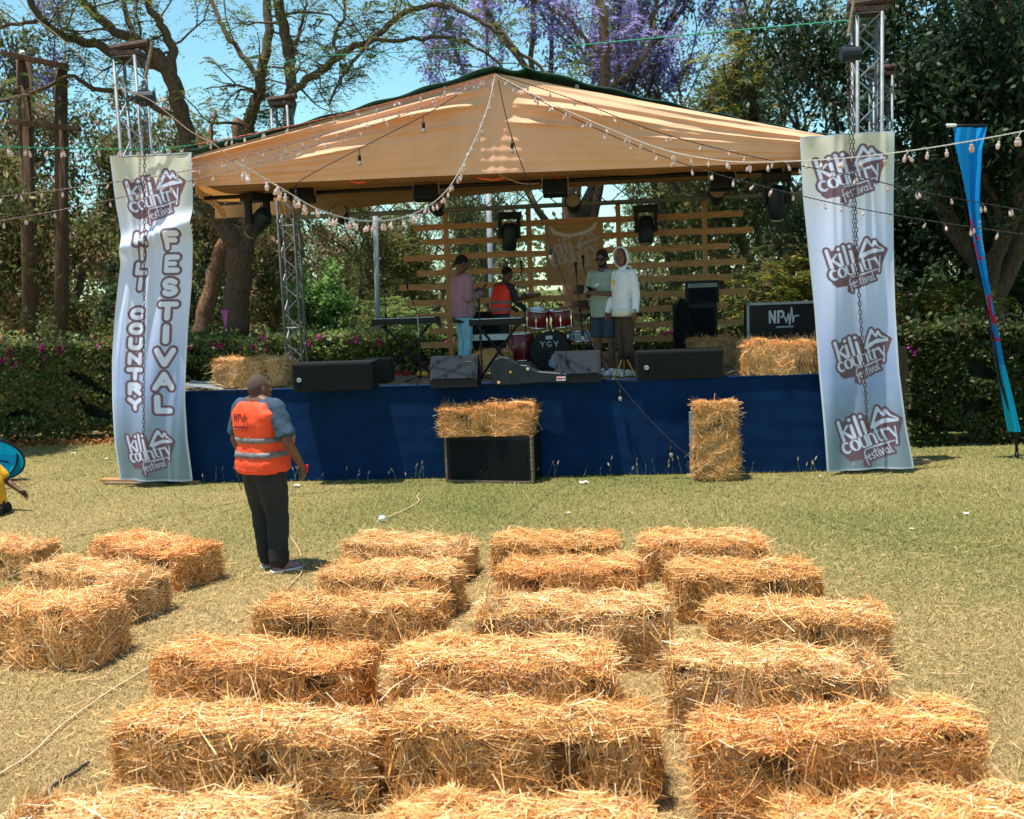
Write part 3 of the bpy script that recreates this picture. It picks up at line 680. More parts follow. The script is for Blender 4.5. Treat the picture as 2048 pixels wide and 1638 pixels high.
# ------------------------------------------------------------------ festival banners
BROWN, WHITE = (.195, .115, .145), (.74, .80, 1.0)
def banner(name, label, left, right, off, items, seed, rope_line=None):
    """left, right: edge pixels from top to bottom; the cloth hangs in front of the tower"""
    w_, h_ = 150, 560; S, T = np.meshgrid(np.linspace(0, 1, w_), np.linspace(0, 1, h_)); r2 = np.random.default_rng(seed)
    def edge(pts):
        py = np.array([p[1] for p in pts], float); px = np.array([p[0] for p in pts], float)
        t = np.linspace(py[0], py[-1], h_); k = np.interp(t, py, px)
        k = np.convolve(np.pad(k, 20, 'edge'), np.hanning(41) / np.hanning(41).sum(), 'valid'); return k, t
    lx, ly = edge(left); rx, ry = edge(right)
    Lp = np.array([FP(a, b, off) for a, b in zip(lx, ly)]); Rp = np.array([FP(a, b, off) for a, b in zip(rx, ry)])
    pos = Lp[:, None, :] + (Rp - Lp)[:, None, :] * S[..., None]
    wv = .05 * np.sin(S * 5 + T * 3 + seed) + .02 * np.sin(S * 15 + T * 8) * (.4 + T) + .03 * np.sin(T * 9 + seed * 2) * np.sin(np.pi * S)
    for k in range(5):
        c = r2.uniform(.1, .9); wv += .03 * np.exp(-((S - c - .25 * (T - .1) * r2.uniform(-1, 1)) / .035) ** 2) * np.exp(-((T - r2.uniform(0, .6)) / .3) ** 2)
    wv += .05 * np.exp(-(T / .03)) * np.sin(S * 19) * .5
    if rope_line: wv += .10 * np.exp(-((T - (rope_line[0] + (rope_line[1] - rope_line[0]) * S)) / .03) ** 2)
    pos = pos - np.array(NB) * (wv + .03)[..., None]
    wm, hm = np.linalg.norm(Rp - Lp, axis=1).mean(), np.linalg.norm(Lp[-1] - Lp[0]); X = (S - .5) * wm; Y = -T * hm
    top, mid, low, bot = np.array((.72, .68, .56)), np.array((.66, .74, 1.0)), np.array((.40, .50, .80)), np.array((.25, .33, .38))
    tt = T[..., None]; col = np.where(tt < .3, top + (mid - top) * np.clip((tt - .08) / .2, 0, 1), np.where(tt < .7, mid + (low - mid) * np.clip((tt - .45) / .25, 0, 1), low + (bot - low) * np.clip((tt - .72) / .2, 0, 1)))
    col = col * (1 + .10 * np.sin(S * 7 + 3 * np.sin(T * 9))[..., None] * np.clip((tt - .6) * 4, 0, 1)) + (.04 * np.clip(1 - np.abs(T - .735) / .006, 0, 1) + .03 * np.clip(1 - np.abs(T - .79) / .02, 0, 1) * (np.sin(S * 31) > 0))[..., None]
    dw = np.full(S.shape, 9.0); db = dw.copy(); ow = .034
    for it in items:
        if it[0] == 'logo':
            _, s, t, size, rot = it; lw, lb = logo(); cx, cy = (s - .5) * wm, -t * hm
            box = (np.abs(X - cx) < size * .75) & (np.abs(Y - cy) < size * .75); a = xf(lw, size, size, cx, cy, rot); c_, s_ = math.cos(rot), math.sin(rot); b = [[(cx + size * (x * c_ - y * s_), cy + size * (x * s_ + y * c_)) for x, y in q] for q in lb]
            dw[box] = np.minimum(dw[box], sdf(X[box], Y[box], a)); db[box] = np.minimum(db[box], np.minimum(np.minimum(sdf_poly(X[box], Y[box], b[0]), sdf_poly(X[box], Y[box], b[1])), sdf(X[box], Y[box], a) - .038 * size))
        else:
            _, txt, s0, t0, s1, t1, gw, gh, rs_ = it; n = len(txt)
            for i, ch in enumerate(txt):
                if ch == ' ': continue
                q = i / max(1, n - 1); cx, cy = (s0 + (s1 - s0) * q - .5) * wm, -(t0 + (t1 - t0) * q) * hm
                a = xf(UP[ch], gw, gh, cx - gw * .4, cy - gh * .5, 0, rs_); box = (np.abs(X - cx) < gw) & (np.abs(Y - cy) < gh)
                e = sdf(X[box], Y[box], a); dw[box] = np.minimum(dw[box], e); db[box] = np.minimum(db[box], e - ow)
    aa = wm / w_
    col = blend(col, np.clip(-db / aa + .5, 0, 1), BROWN); col = blend(col, np.clip(-dw / aa + .5, 0, 1), WHITE)
    hem = np.clip((.026 - np.minimum(S, 1 - S)) / .006, 0, 1); col = blend(col, hem, (.66, .70, .80)); col = blend(col, np.clip((.006 - np.minimum(T, 1 - T)) / .002, 0, 1), (.55, .60, .70))
    root = thing(name, label, 'banner', Vector((pos[-1, w_ // 2, 0], pos[-1, w_ // 2, 1], 0)), 0, 'tall printed festival banners hung on the front towers')
    I = np.array(inv_of(root)); ii = np.arange(w_ * h_).reshape(h_, w_)
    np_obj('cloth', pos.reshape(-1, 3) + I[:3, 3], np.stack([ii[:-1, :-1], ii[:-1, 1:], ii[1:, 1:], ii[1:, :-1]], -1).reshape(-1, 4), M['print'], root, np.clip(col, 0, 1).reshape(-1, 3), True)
    mb = MB(); a, b = Vector(pos[2, 0]), Vector(pos[2, -1]); mb.cyl(a + NB * .02, b + NB * .02, .012, n=8); mb.build('top_rod', M['greysteel'], root, True, world=True)
    return root
banner('festival_banner', 'tall pale blue banner reading kili country festival downwards, beside the man in the orange vest',
       [(222, 312), (232, 400), (247, 492), (236, 560), (226, 640), (221, 720), (223, 800), (230, 880), (243, 958)],
       [(388, 306), (390, 400), (389, 470), (386, 560), (379, 640), (374, 720), (371, 800), (374, 880), (383, 963)], -.25,
       [('logo', .52, .125, .80, 0.0), ('txt', 'KILI COUNTRY', .30, .258, .34, .765, .27, .130, .245), ('txt', 'FESTIVAL', .74, .265, .72, .765, .30, .205, .29), ('logo', .50, .905, .68, -.05)], 3, (.29, .215))
banner('festival_banner', 'tall pale blue banner with four festival emblems and a rusty chain hanging down its front',
       [(1600, 274), (1606, 400), (1618, 520), (1628, 620), (1636, 740), (1645, 850), (1651, 942)],
       [(1789, 262), (1788, 400), (1789, 520), (1791, 620), (1797, 740), (1811, 850), (1828, 936)], -.25,
       [('logo', .52, .115, .78, .02), ('logo', .54, .385, .74, 0.0), ('logo', .56, .655, .74, 0.04), ('logo', .56, .895, .80, 0.04)], 5)

# planks that hold the banners down
def board(label, p, q, w=.14, h=.035, z=.0, m_='plank', group=None):
    p, q = Vector(p), Vector(q); c = (p + q) / 2; r = thing('timber_board', label, 'board', (c.x, c.y, 0), 0, group)
    mb = MB(); mb.box((0, 0, z + h / 2 + .002), ((q - p).length, w, h), (0, 0, math.atan2((q - p).y, (q - p).x)), .004); mb.build('board', M[m_], r); return r
def solo(o, label, cat, group=None):
    return tag(o, label, cat, group)
def slab(label, p, q, w, h, z, m_):
    p, q = Vector(p), Vector(q); c = (p + q) / 2; mb = MB(); mb.box((0, 0, h / 2), ((q - p).length, w, h), (0, 0, math.atan2((q - p).y, (q - p).x)), .004)
    o = mb.build('timber_board', M[m_]); o.location = (c.x, c.y, z); return tag(o, label, 'board')
slab('pale timber board on the grass under the foot of the banner reading festival downwards', G(205, 962), G(400, 966), .13, .035, .003, 'plank')
slab('grey weathered board lying just in front of the pale board, by the left banner', G(210, 968), G(330, 970), .09, .025, .003, 'oldwood')
slab('dark weathered board on the grass beside the foot of the four emblem banner', G(1790, 930), G(1856, 926), .13, .05, .003, 'oldwood')

# chain hoists on the front towers
def hoist(label, top, zlow, px_list, off):
    r = thing('chain_hoist', label, 'chain hoist', top, 0, 'hand chain hoists hanging from the front towers')
    mb = MB(); mb.box(top, (.15, .13, .20), None, .02); mb.cyl(top + Vector((-.1, -.02, 0)), top + Vector((.13, -.02, 0)), .085, n=14); mb.build('hoist_body', M['navyshell'], r, world=True)
    mb = MB(); mb.tube([top + Vector((0, 0, .1)), top + Vector((.04, 0, .17)), top + Vector((.02, 0, .24)), top + Vector((-.03, 0, .2))], .016, 6); mb.build('hook', M['steel'], r, True, world=True)
    mb = MB(); mb.cyl(top + Vector((.0, .02, .2)), Vector((top.x + .12, top.y + .12, top.z + .75)), .022, n=6); mb.build('lifting_strap', M['oldwood'], r, world=True)
    for (pts, lr) in px_list:
        P_ = [FP(a, b, off) for a, b in pts]; mb = MB()
        for i in range(len(P_) - 1):
            L = (P_[i + 1] - P_[i]).length; n = max(1, int(L / .052)); t_ = (P_[i + 1] - P_[i]).normalized()
            for k in range(n):
                c = lerp(P_[i], P_[i + 1], (k + .5) / n); s_ = UF if k % 2 else NB
                loop = [c + t_ * (.034 * math.cos(a)) + s_ * (.017 * math.sin(a)) for a in [j * math.pi / 3 for j in range(7)]]
                mb.tube(loop, lr, 4, cap=False)
        mb.build('chain', M['rust'], r, world=True)
hoist('rusty chain hoist hanging in front of the four emblem banner', FP(1697, 108, -.15), 1, [([(1700, 125), (1706, 270), (1716, 560), (1728, 740), (1736, 868)], .006), ([(1693, 125), (1700, 270), (1712, 560)], .004)], -.42)
hoist('blue chain hoist hanging on the tower behind the banner reading festival downwards', FP(290, 196, -.15), 1, [([(289, 205), (289, 400), (288, 640), (287, 870)], .005), ([(281, 205), (279, 400), (280, 500)], .0035)], -.42)

# ------------------------------------------------------------------ hedges
def hedge(label, a, b, z, depth, n, seed, flow=.02, bronze=.1, tone=1.0):
    a, b = Vector(a), Vector(b); a.z = b.z = 0; c = (a + b) / 2; L = (b - a).length; rz = math.atan2((b - a).y, (b - a).x); r2 = np.random.default_rng(seed)
    r = thing('hedge', label, 'hedge', c, rz)
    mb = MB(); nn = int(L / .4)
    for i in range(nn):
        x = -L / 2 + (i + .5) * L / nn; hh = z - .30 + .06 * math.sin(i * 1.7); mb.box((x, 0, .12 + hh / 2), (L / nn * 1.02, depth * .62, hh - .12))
    mb.build('shaded_core', mat('hedge core shade', (.020, .019, .011), 1.0, .5, 9, .5), r)  # solid boxes, with the shade behind the leaves painted into their dark colour
    s = r2.uniform(0, 1, n); w = np.where(r2.uniform(0, 1, n) < .72, 0, 1)
    x = r2.uniform(-L / 2, L / 2, n); lump = .10 * np.sin(x * 2.1 + seed) + .07 * np.sin(x * 5.3) + .05 * np.sin(x * 11.7)
    zf = r2.beta(1.25, 1.0, n) * z; yf = -depth / 2 + np.abs(r2.normal(0, .09, n)) - .5 * lump * np.sin(zf * 3 + x)
    yt = r2.uniform(-depth / 2, depth / 2, n); zt = z + lump * .6 - np.abs(r2.normal(0, .07, n)) + (r2.uniform(0, 1, n) < .06) * r2.uniform(0, .25, n)
    c_ = np.stack([x, np.where(w == 0, yf, yt), np.where(w == 0, zf, zt)], 1)
    keep = np.sin(x * 3.3 + 2 * np.sin(zf * 5 + x)) * np.sin(zf * 6.1 + x * 2.2) > -.55; c_ = c_[keep | (w == 1)]; n = len(c_)
    d = unit(r2.normal(0, 1, (n, 3)) + np.array((0, -.7, .2))); nn_ = unit(r2.normal(0, .8, (n, 3)) + np.array((0, -.5, .8)))
    v, f = leaf_quads(c_, d, nn_, r2.uniform(.06, .12, n), r2.uniform(.045, .075, n))
    col = palette(r2, n, [(.055, .085, .022), (.09, .12, .03), (.035, .06, .02), (.17, .10, .045), (.16, .18, .09)], [.36, .24, .26 - bronze, bronze, .14])  # the last, pale tone paints sunlit glints onto some of the leaves
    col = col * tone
    o = np_obj('leaves', v, f, M['leaf'], r, np.repeat(col, 4, 0)); tag(o, kind='stuff')
    if flow > 0:
        k = int(60 * flow * L); cx = r2.uniform(-L / 2, L / 2, k); cz = z - np.abs(r2.normal(0, .22, k)); fc = np.stack([cx, np.full(k, -depth / 2 - .03), cz], 1)
        v, f, cc = cloud(r2, fc, 12, .055, .055, .055, [(.55, .02, .28), (.62, .04, .36), (.42, .02, .24)])
        o = np_obj('flowers', v, f, M['petal'], r, cc); tag(o, kind='stuff')
    return r
hl0, hl1 = G(-260, 890), G(300, 873)
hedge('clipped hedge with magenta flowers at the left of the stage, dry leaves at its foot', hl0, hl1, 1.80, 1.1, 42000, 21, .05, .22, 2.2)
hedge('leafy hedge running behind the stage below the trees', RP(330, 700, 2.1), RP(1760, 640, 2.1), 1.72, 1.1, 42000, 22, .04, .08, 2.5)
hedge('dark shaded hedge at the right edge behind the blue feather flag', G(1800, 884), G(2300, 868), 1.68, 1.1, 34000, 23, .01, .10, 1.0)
# dry leaves swept along the foot of the left hedge
n = 5200; s = rg.uniform(0, 1, n); q = np.array(hl0)[None] * (1 - s[:, None]) + np.array(hl1)[None] * s[:, None]; q[:, 1] += -.30 - np.abs(rg.normal(0, .25, n)); q[:, 2] = .01 + rg.uniform(0, .10, n) * rg.uniform(0, 1, n)
v, f = leaf_quads(q, unit(rg.normal(0, 1, (n, 3)) * np.array((1, 1, .4))), unit(rg.normal(0, .5, (n, 3)) + np.array((0, 0, 1))), rg.uniform(.06, .13, n), rg.uniform(.04, .07, n))
o = np_obj('dry_leaves', v, f, M['leaf'], None, np.repeat(palette(rg, n, [(.42, .20, .07), (.30, .13, .05), (.5, .28, .10)]), 4, 0)); tag(o, 'strip of dry orange leaves along the foot of the left hedge', 'dry leaves', kind='stuff')
for (px, py, lab) in ((62, 868, 'small green weed at the hedge foot above the blue pop-up panel'),):
    c = G(px, py); r2 = np.random.default_rng(5); v, f, cc = cloud(r2, [(rg.normal(0, .1), rg.normal(0, .06), .05 + .22 * i / 8) for i in range(9)], 10, .05, .13, .07, [(.12, .2, .04), (.18, .26, .07)])
    r = thing('weed', lab, 'plant', c); np_obj('leaves', v, f, M['leaf'], r, cc)
    mb = MB(); mb.tube([(0, 0, 0), (.02, 0, .15), (0, 0, .28)], .008, 5); mb.build('stem', M['bark'], r)
# ------------------------------------------------------------------ trees
OLIVE = [(.13, .15, .042), (.18, .185, .055), (.095, .115, .038), (.23, .19, .075)]
DARKG = [(.030, .058, .026), (.045, .075, .030), (.022, .042, .022)]  # dark greens; the shade under dense crowns is put into the leaf colour
YELG = [(.34, .29, .05), (.14, .17, .04), (.28, .21, .04), (.10, .13, .04)]
PODS = [(.42, .21, .15), (.32, .15, .10), (.52, .28, .20)]
LILAC = [(.40, .34, .70), (.48, .42, .78), (.32, .27, .58)]
BRIGHT = [(.15, .28, .07), (.22, .36, .10), (.11, .20, .06)]
def low(r2, tips, p, dz):
    return tips + [(t[0] + r2.normal(0, .4), t[1] + r2.normal(0, .4), max(.9, t[2] - r2.uniform(.4, dz))) for t in tips if r2.uniform() < p]
def make_tree(kind, seed):
    """trunk mesh and crown mesh of one tree, about 10 m tall, foot at the origin"""
    r2 = np.random.default_rng(seed); mb = MB(); tips = []; bark = 'barkgrey'
    if kind == 'olive':
        grow(r2, mb, (0, 0, -.2), (0.05, 0, 1), 3.0, .20, 0, 4, tips, .10, .25, (2, 4), .74, .62)
        tips = low(r2, tips, .8, 3.2); parts = [cloud(r2, tips, 38, .27, .15, .055, OLIVE, None, .5)]
    elif kind == 'pods':
        grow(r2, mb, (0, 0, -.2), (0, 0.05, 1), 2.6, .19, 0, 4, tips, .08, .28, (2, 4), .76, .68)
        tips = low(r2, tips, .7, 3.0); parts = [cloud(r2, tips, 34, .28, .15, .055, OLIVE, None, .6), cloud(r2, [t for t in tips if r2.uniform() < .5], 12, .24, .15, .08, PODS, None, 1.2)]
    elif kind == 'purple':
        bark = 'bark'
        grow(r2, mb, (0, 0, -.2), (0.1, 0, 1), 3.3, .22, 0, 4, tips, .10, .24, (2, 3), .78, .62)
        parts = [cloud(r2, [t for t in tips if r2.uniform() < .75], 80, .20, .08, .065, LILAC, None, .2), cloud(r2, [t for t in tips if r2.uniform() < .5], 24, .28, .13, .045, OLIVE + YELG[:1], None, .5)]
    elif kind == 'yellow':
        grow(r2, mb, (0, 0, -.2), (0, 0, 1), 2.8, .19, 0, 4, tips, .12, .24, (2, 4), .74, .62)
        parts = [fronds(r2, tips, 3, .16, .48, YELG, None, 8, .035, .10)]
    elif kind == 'dark':
        bark = 'bark'
        grow(r2, mb, (0, 0, -.2), (0, 0, 1), 2.4, .34, 0, 4, tips, .05, .28, (3, 4), .80, .75)
        for t in list(tips):
            if r2.uniform() < .25: tips.append((t[0] + r2.normal(0, .5), t[1] + r2.normal(0, .5), t[2] - r2.uniform(.3, 1.4)))
        parts = [cloud(r2, tips, 62, .33, .14, .060, DARKG, None, .5, .45)]
    elif kind == 'bare':
        bark = 'bark'
        grow(r2, mb, (0, 0, -.2), (0, 0, 1), 2.8, .17, 0, 5, tips, .09, .34, (2, 3), .74, .7)
        parts = [cloud(r2, [t for t in tips if r2.uniform() < .35], 16, .22, .10, .04, OLIVE, None, .5)]
    else:   # young spreading tree
        grow(r2, mb, (0, 0, -.1), (0, 0, 1), 1.6, .10, 0, 4, tips, .04, .3, (2, 4), .75, .8)
        parts = [fronds(r2, tips, 3, .18, .55, YELG + BRIGHT[:2], None, 8, .04, .11)]
    v, f, c = join(*parts)
    return mb.mesh('trunk', M[bark], True), np_mesh('crown', v, f, M['leaf'], c)
TREES = {}
def tree(kind, px, Y, sc, rz, label, var=0, sz=1.0, group=None, name=None, lean=(0, 0)):
    k = (kind, var)
    if k not in TREES: TREES[k] = make_tree(kind, 100 + var * 17 + len(kind) * 3)
    p = P(px, 800, Y)
    nm = name or {'olive': 'olive_green_tree', 'pods': 'pod_tree', 'purple': 'jacaranda_tree', 'yellow': 'yellow_green_tree', 'dark': 'dark_tree', 'bare': 'bare_tree', 'young': 'young_tree'}[kind]
    r = thing(nm, label, 'tree', (p.x, p.y, 0), rz, group); r.scale = (sc, sc, sc * sz); r.rotation_euler = (lean[0], lean[1], rz)
    link(bpy.data.objects.new('trunk', TREES[k][0]), r); link(bpy.data.objects.new('crown', TREES[k][1]), r)
    return r
TG = 'trees behind the stage and hedge'
tree('pods', 60, 27.0, 1.05, .3, 'tree full of pinkish brown pods behind the two wooden poles', 0, 1.0, TG)
tree('pods', 330, 29.5, 1.16, 2.1, 'tree with brown pods above the banner that reads festival', 1, 1.0, TG)
tree('olive', -150, 30.5, 1.22, 1.0, 'olive green tree at the far left edge of the picture', 0, 1.0, TG)
tree('olive', 190, 28, 0.97, 4.0, 'olive green tree seen between the wooden poles and the left banner', 1, .95, TG)
tree('pods', 560, 30.5, 0.90, 5.2, 'pod tree behind the fork of the big bare limbed tree', 0, .9, TG)
tree('purple', -30, 28.5, 1.08, 4.2, 'jacaranda with thin lilac blossom at the top left corner', 0, 1.0, TG)
tree('olive', 690, 28, .66, 2.0, 'low olive tree behind the left end of the slat wall', 0, .9, TG)
tree('bare', 820, 29.5, 0.82, .6, 'thin bare branched tree behind the grey lamp post', 0, .9, TG)
tree('olive', 900, 31, .72, 3.3, 'olive tree seen through the left part of the slats', 1, .95, TG)
tree('yellow', 1010, 29, .74, 1.2, 'yellow green tree seen through the middle of the slats', 0, 1.0, TG)
tree('purple', 1215, 28.5, 1.31, .5, 'jacaranda with the brightest lilac blossom above the roof peak', 0, 1.1, TG)
tree('purple', 1180, 30, 1.1, 2.9, 'thinner jacaranda with sparse lilac flowers left of the brightest one', 1, 1.05, TG)
tree('purple', 1330, 28, 1.05, 3.9, 'jacaranda with lilac flowers right of the brightest one', 0, 1.1, TG)
tree('yellow', 1530, 27.5, 1.09, 4.6, 'yellow green tree behind the right slope of the roof', 0, 1.0, TG)
tree('olive', -760, 15, 1.10, 2.0, 'overhanging tree just outside the left edge, shading the grass there', 0, 1.0, TG)
tree('bare', 1430, 28.5, 1.43, 2.2, 'leafless twiggy tree right of the lilac blossom', 0, 1.0, TG)
tree('olive', 1480, 28.5, 1.12, 5.0, 'silvery olive tree above the right slope of the roof', 1, .95, TG)
tree('yellow', 1640, 26.0, 1.18, 2.6, 'tall yellow green tree left of the tall truss tower', 1, 1.0, TG)
tree('dark', 2010, 20.5, 1.12, .4, 'big dark shady tree right of the truss tower, behind the blue feather flag', 0, 1.0, TG)
tree('dark', 2330, 22.5, 1.3, 2.4, 'dark shady tree cut by the right edge of the picture', 1, 1.0, TG)
tree('dark', 1900, 24, .85, 4.1, 'dark tree filling the gap behind the tall truss tower', 1, 1.0, TG)
FARG = 'far trees beyond the hedge'
for i, (px, Y, k, v, s, lab) in enumerate([(-200, 42, 'olive', 0, 1.1, 'distant olive tree at the left edge, beyond the hedge'), (60, 40, 'pods', 1, .95, 'distant pod tree far behind the leftmost wooden pole'), (260, 39, 'olive', 1, .95, 'distant olive tree far behind the left banner'), (430, 42, 'olive', 0, .95, 'distant olive tree seen past the forked trunk'),
        (590, 38, 'olive', 1, .75, 'distant olive tree seen beside the left rear truss tower'), (740, 40, 'pods', 0, .70, 'distant tree with brown pods seen past the grey steel post'), (880, 38, 'olive', 0, .70, 'distant olive tree seen through the left end of the slats'), (1320, 40, 'olive', 0, .90, 'distant olive tree seen through the slats right of the hooded man'), (1480, 38, 'olive', 1, .95, 'distant olive tree far behind the amplifier'), (1640, 40, 'dark', 0, .8, 'distant dark tree far behind the flight case'),
        (1800, 38, 'dark', 1, .95, 'distant dark tree far behind the right banner'), (2000, 36, 'dark', 0, .95, 'distant dark tree far behind the blue feather flag'), (2200, 38, 'dark', 1, 1.0, 'distant dark tree beyond the right edge')]):
    tree(k, px, Y, s, i * 1.3, lab, v, 1.0, FARG, 'distant_tree')
# the wood that closes the view low down, one mass
r2 = np.random.default_rng(77); k = 480; wy = r2.uniform(46, 64, k); wx = r2.uniform(-.62, .62, k) * wy; wz = r2.uniform(0, 1, k) ** .9 * (5.0 + 1.3 * np.sin(wx * .31) + 1.0 * np.sin(wx * .83 + 1))
v, f, c = cloud(r2, np.stack([wx, wy, wz], 1), 44, .75, .40, .22, OLIVE + DARKG + PODS[1:2], [.2, .2, .2, .15, .07, .07, .06, .05], .4)
tag(np_obj('far_wood', v, f, M['leaf'], None, c), 'far off wood closing the view beyond the hedge', 'wood', kind='stuff')
def bush(label, px, py, Y, rad, n, cols, seed, ferny=False):
    c = P(px, py, Y); r2 = np.random.default_rng(seed); r = thing('bush', label, 'bush', (c.x, c.y, 0)); h = c.z
    k = 90; u = unit(r2.normal(0, 1, (k, 3))); tips = u * np.array((rad[0], rad[1], rad[2])) * r2.uniform(.45, 1.02, (k, 1)) * (1 + .18 * np.sin(u[:, :1] * 7 + seed)) + np.array((0, 0, h))
    tips = tips[tips[:, 2] > .1]
    v, f, cc = fronds(r2, tips, max(2, n // 90 // 8), .18, .45, cols, None, 8, .045, .13) if ferny else cloud(r2, tips, n // 90, .15, .11, .07, cols, None, .3)
    np_obj('foliage', v, f, M['leaf'], r, cc)
    mb = MB()
    for i in range(7): a = i * .9; mb.tube([(.05 * math.cos(a), .05 * math.sin(a), 0), (rad[0] * .4 * math.cos(a), rad[1] * .4 * math.sin(a), h * .6), (rad[0] * .6 * math.cos(a), rad[1] * .6 * math.sin(a), h + rad[2] * .3)], [.045, .03, .01], 5)
    mb.build('stems', M['barkgrey'], r); return r
bush('bright green rounded bush behind the left truss tower and hedge', 640, 620, 25, (.75, .7, 1.0), 6500, BRIGHT, 31)
bush('pale feathery bush behind the keyboard at the left of the slats', 790, 650, 25.5, (1.1, .9, .55), 3000, [(.15, .22, .07), (.2, .25, .08)], 32, True)
bush('yellow ferny shrub behind the right end of the slat wall', 1590, 590, 20.9, (1.35, .9, .8), 6500, YELG, 33, True)
bush('yellow green ferny shrub right of the four emblem banner above the dark hedge', 1880, 620, 19.5, (1.0, .8, .5), 3600, YELG, 34, True)
bush('low dark green bush behind the left hedge by the poles', 200, 640, 26, (2.2, 1.0, .8), 5500, OLIVE, 35)
bush('dark green bush between the leaning trunk and the forked trunk', 330, 590, 25, (1.8, 1.0, 1.3), 6500, DARKG + OLIVE[:1], 36)
bush('dull olive bush behind the slats right of the drums', 1330, 620, 25, (1.8, 1.0, .8), 6000, OLIVE, 37)
bush('dark olive thicket behind the right hedge', 1790, 560, 23.5, (1.6, 1.0, 1.6), 7500, DARKG, 38)
bush('dark thicket low behind the hedge at the right edge', 2010, 560, 22, (2.2, 1.0, 1.4), 8000, DARKG, 39)

# the big dark limbed tree left of centre, limb by limb
def limb_tree(label, Y, limbs, seed, bark, leaf_on, name='jacaranda_tree', cols=None, twig=.7, nfr=3):
    r2 = np.random.default_rng(seed); root = P(limbs[0][0][0][0], limbs[0][0][0][1], Y); r = thing(name, label, 'tree', (root.x, root.y, 0)); sc = Y / FPX
    mb = MB(); tips = []; twigs = MB()
    for li, (pts, w0, w1, dy) in enumerate(limbs):
        n = len(pts); Q = []
        for i, (a, b) in enumerate(pts): Q.append(P(a, b, Y + dy[0] + (dy[1] - dy[0]) * i / (n - 1)))
        # smooth
        S_ = []; rr = []
        for i in range(n - 1):
            p0, p1, p2, p3 = Q[max(i - 1, 0)], Q[i], Q[i + 1], Q[min(i + 2, n - 1)]
            for k in range(4):
                t = k / 4; S_.append(.5 * ((2 * p1) + (p2 - p0) * t + (2 * p0 - 5 * p1 + 4 * p2 - p3) * t * t + (3 * p1 - p0 - 3 * p2 + p3) * t ** 3) + Vector(r2.normal(0, .02, 3)))
        S_.append(Q[-1]); N_ = len(S_)
        kk = 1.0 if li == 0 else .82; rr = [kk * (w0 + (w1 - w0) * i / (N_ - 1)) * sc / 2 for i in range(N_)]
        if li == 0: S_[0].z = min(S_[0].z, -.1)
        mb.tube(S_, rr, 9, cap=True)
        if li in leaf_on:
            for i in range(2, N_):
                if r2.uniform() < twig:
                    d = Vector(r2.normal(0, 1, 3)); d.z = abs(d.z) * .5 - .1
                    grow(r2, mb, S_[i], d, r2.uniform(.5, 1.1), max(.014, rr[i] * .28), 2, 3, tips, .02, .4, (2, 3), .7, .8)
    I = inv_of(r); mb.v = [tuple(I @ Vector(v)) for v in mb.v]; mb.build('trunk', M[bark], r, True)
    tt = np.array(tips) - np.array(r.location); sel = tt[r2.uniform(0, 1, len(tt)) < .62]
    v, f, c = fronds(r2, sel, nfr, .10, .42, cols or [(.10, .15, .045), (.14, .18, .05), (.20, .20, .05), (.08, .11, .04)], None, 9, .032, .085)
    np_obj('crown', v, f, M['leaf'], r, c); return r
limb_tree('big dark limbed tree with a forked trunk behind the hay bale on the stage', 22.5, [
    ([(468, 790), (470, 700), (473, 620), (477, 560), (478, 500)], 54, 50, (0, 0)),
    ([(478, 510), (455, 460), (430, 415), (405, 350), (376, 287), (360, 220), (342, 154), (308, 106)], 50, 34, (0, -.6)),
    ([(345, 165), (345, 102), (328, 58), (305, 25), (288, -25)], 26, 14, (-.5, -.9)),
    ([(308, 106), (266, 79), (205, 44), (160, -5), (120, -40)], 26, 15, (-.6, -1.5)),
    ([(275, 85), (256, 41), (246, -20)], 16, 9, (-.6, -.3)),
    ([(325, 135), (239, 113), (191, 89), (137, 75), (85, 38), (55, -15)], 24, 14, (-.5, -1.8)),
    ([(85, 38), (40, 48), (-20, 55)], 10, 7, (-1.6, -2)),
    ([(342, 232), (290, 205), (239, 188), (178, 174), (137, 154), (51, 191), (-10, 200)], 15, 6, (-.5, -1.6)),
    ([(478, 520), (500, 460), (512, 420), (512, 380), (503, 320), (497, 253), (513, 205), (523, 143), (533, 85), (536, -20)], 46, 20, (0, .6)),
    ([(520, 160), (485, 112), (454, 68), (435, 35), (418, -10)], 15, 9, (.5, 1.2)),
    ([(505, 430), (545, 370), (572, 300), (577, 236), (581, 178), (581, 120), (567, 51), (552, -20)], 30, 24, (0, -.8)),
    ([(580, 192), (612, 160), (666, 123), (700, 97), (743, 79), (791, 41), (839, 14), (890, 12), (942, 34), (993, 61), (1044, 106), (1105, 150)], 19, 7, (-.6, -1.8)),
    ([(743, 79), (805, 80), (880, 72), (928, 82), (976, 113), (1010, 140)], 10, 5, (-1.2, -1)),
    ([(700, 100), (672, 104), (668, 75), (689, 27), (684, -20)], 10, 6, (-1, -.6)),
    ([(743, 80), (706, 126), (678, 167), (658, 212)], 9, 5, (-1.2, -1.4)),
    ([(581, 120), (600, 60), (612, 20), (608, -30)], 9, 5, (-.7, 0)), ], 51, 'bark', {2, 3, 4, 5, 6, 7, 8, 9, 10, 11, 12, 13, 14, 15}, twig=.42)
limb_tree('leaning tree with reddish bark beside the big forked trunk', 23.5, [
    ([(385, 760), (400, 680), (415, 610), (435, 530), (452, 470), (462, 400), (470, 320), (480, 240)], 38, 22, (0, .6)),
    ([(440, 520), (470, 440), (520, 380), (560, 330)], 20, 10, (.2, 1)),
    ([(462, 400), (440, 340), (420, 280), (430, 220)], 16, 8, (.4, 1.2)), ], 52, 'barkred', {1, 2}, name='leaning_tree')
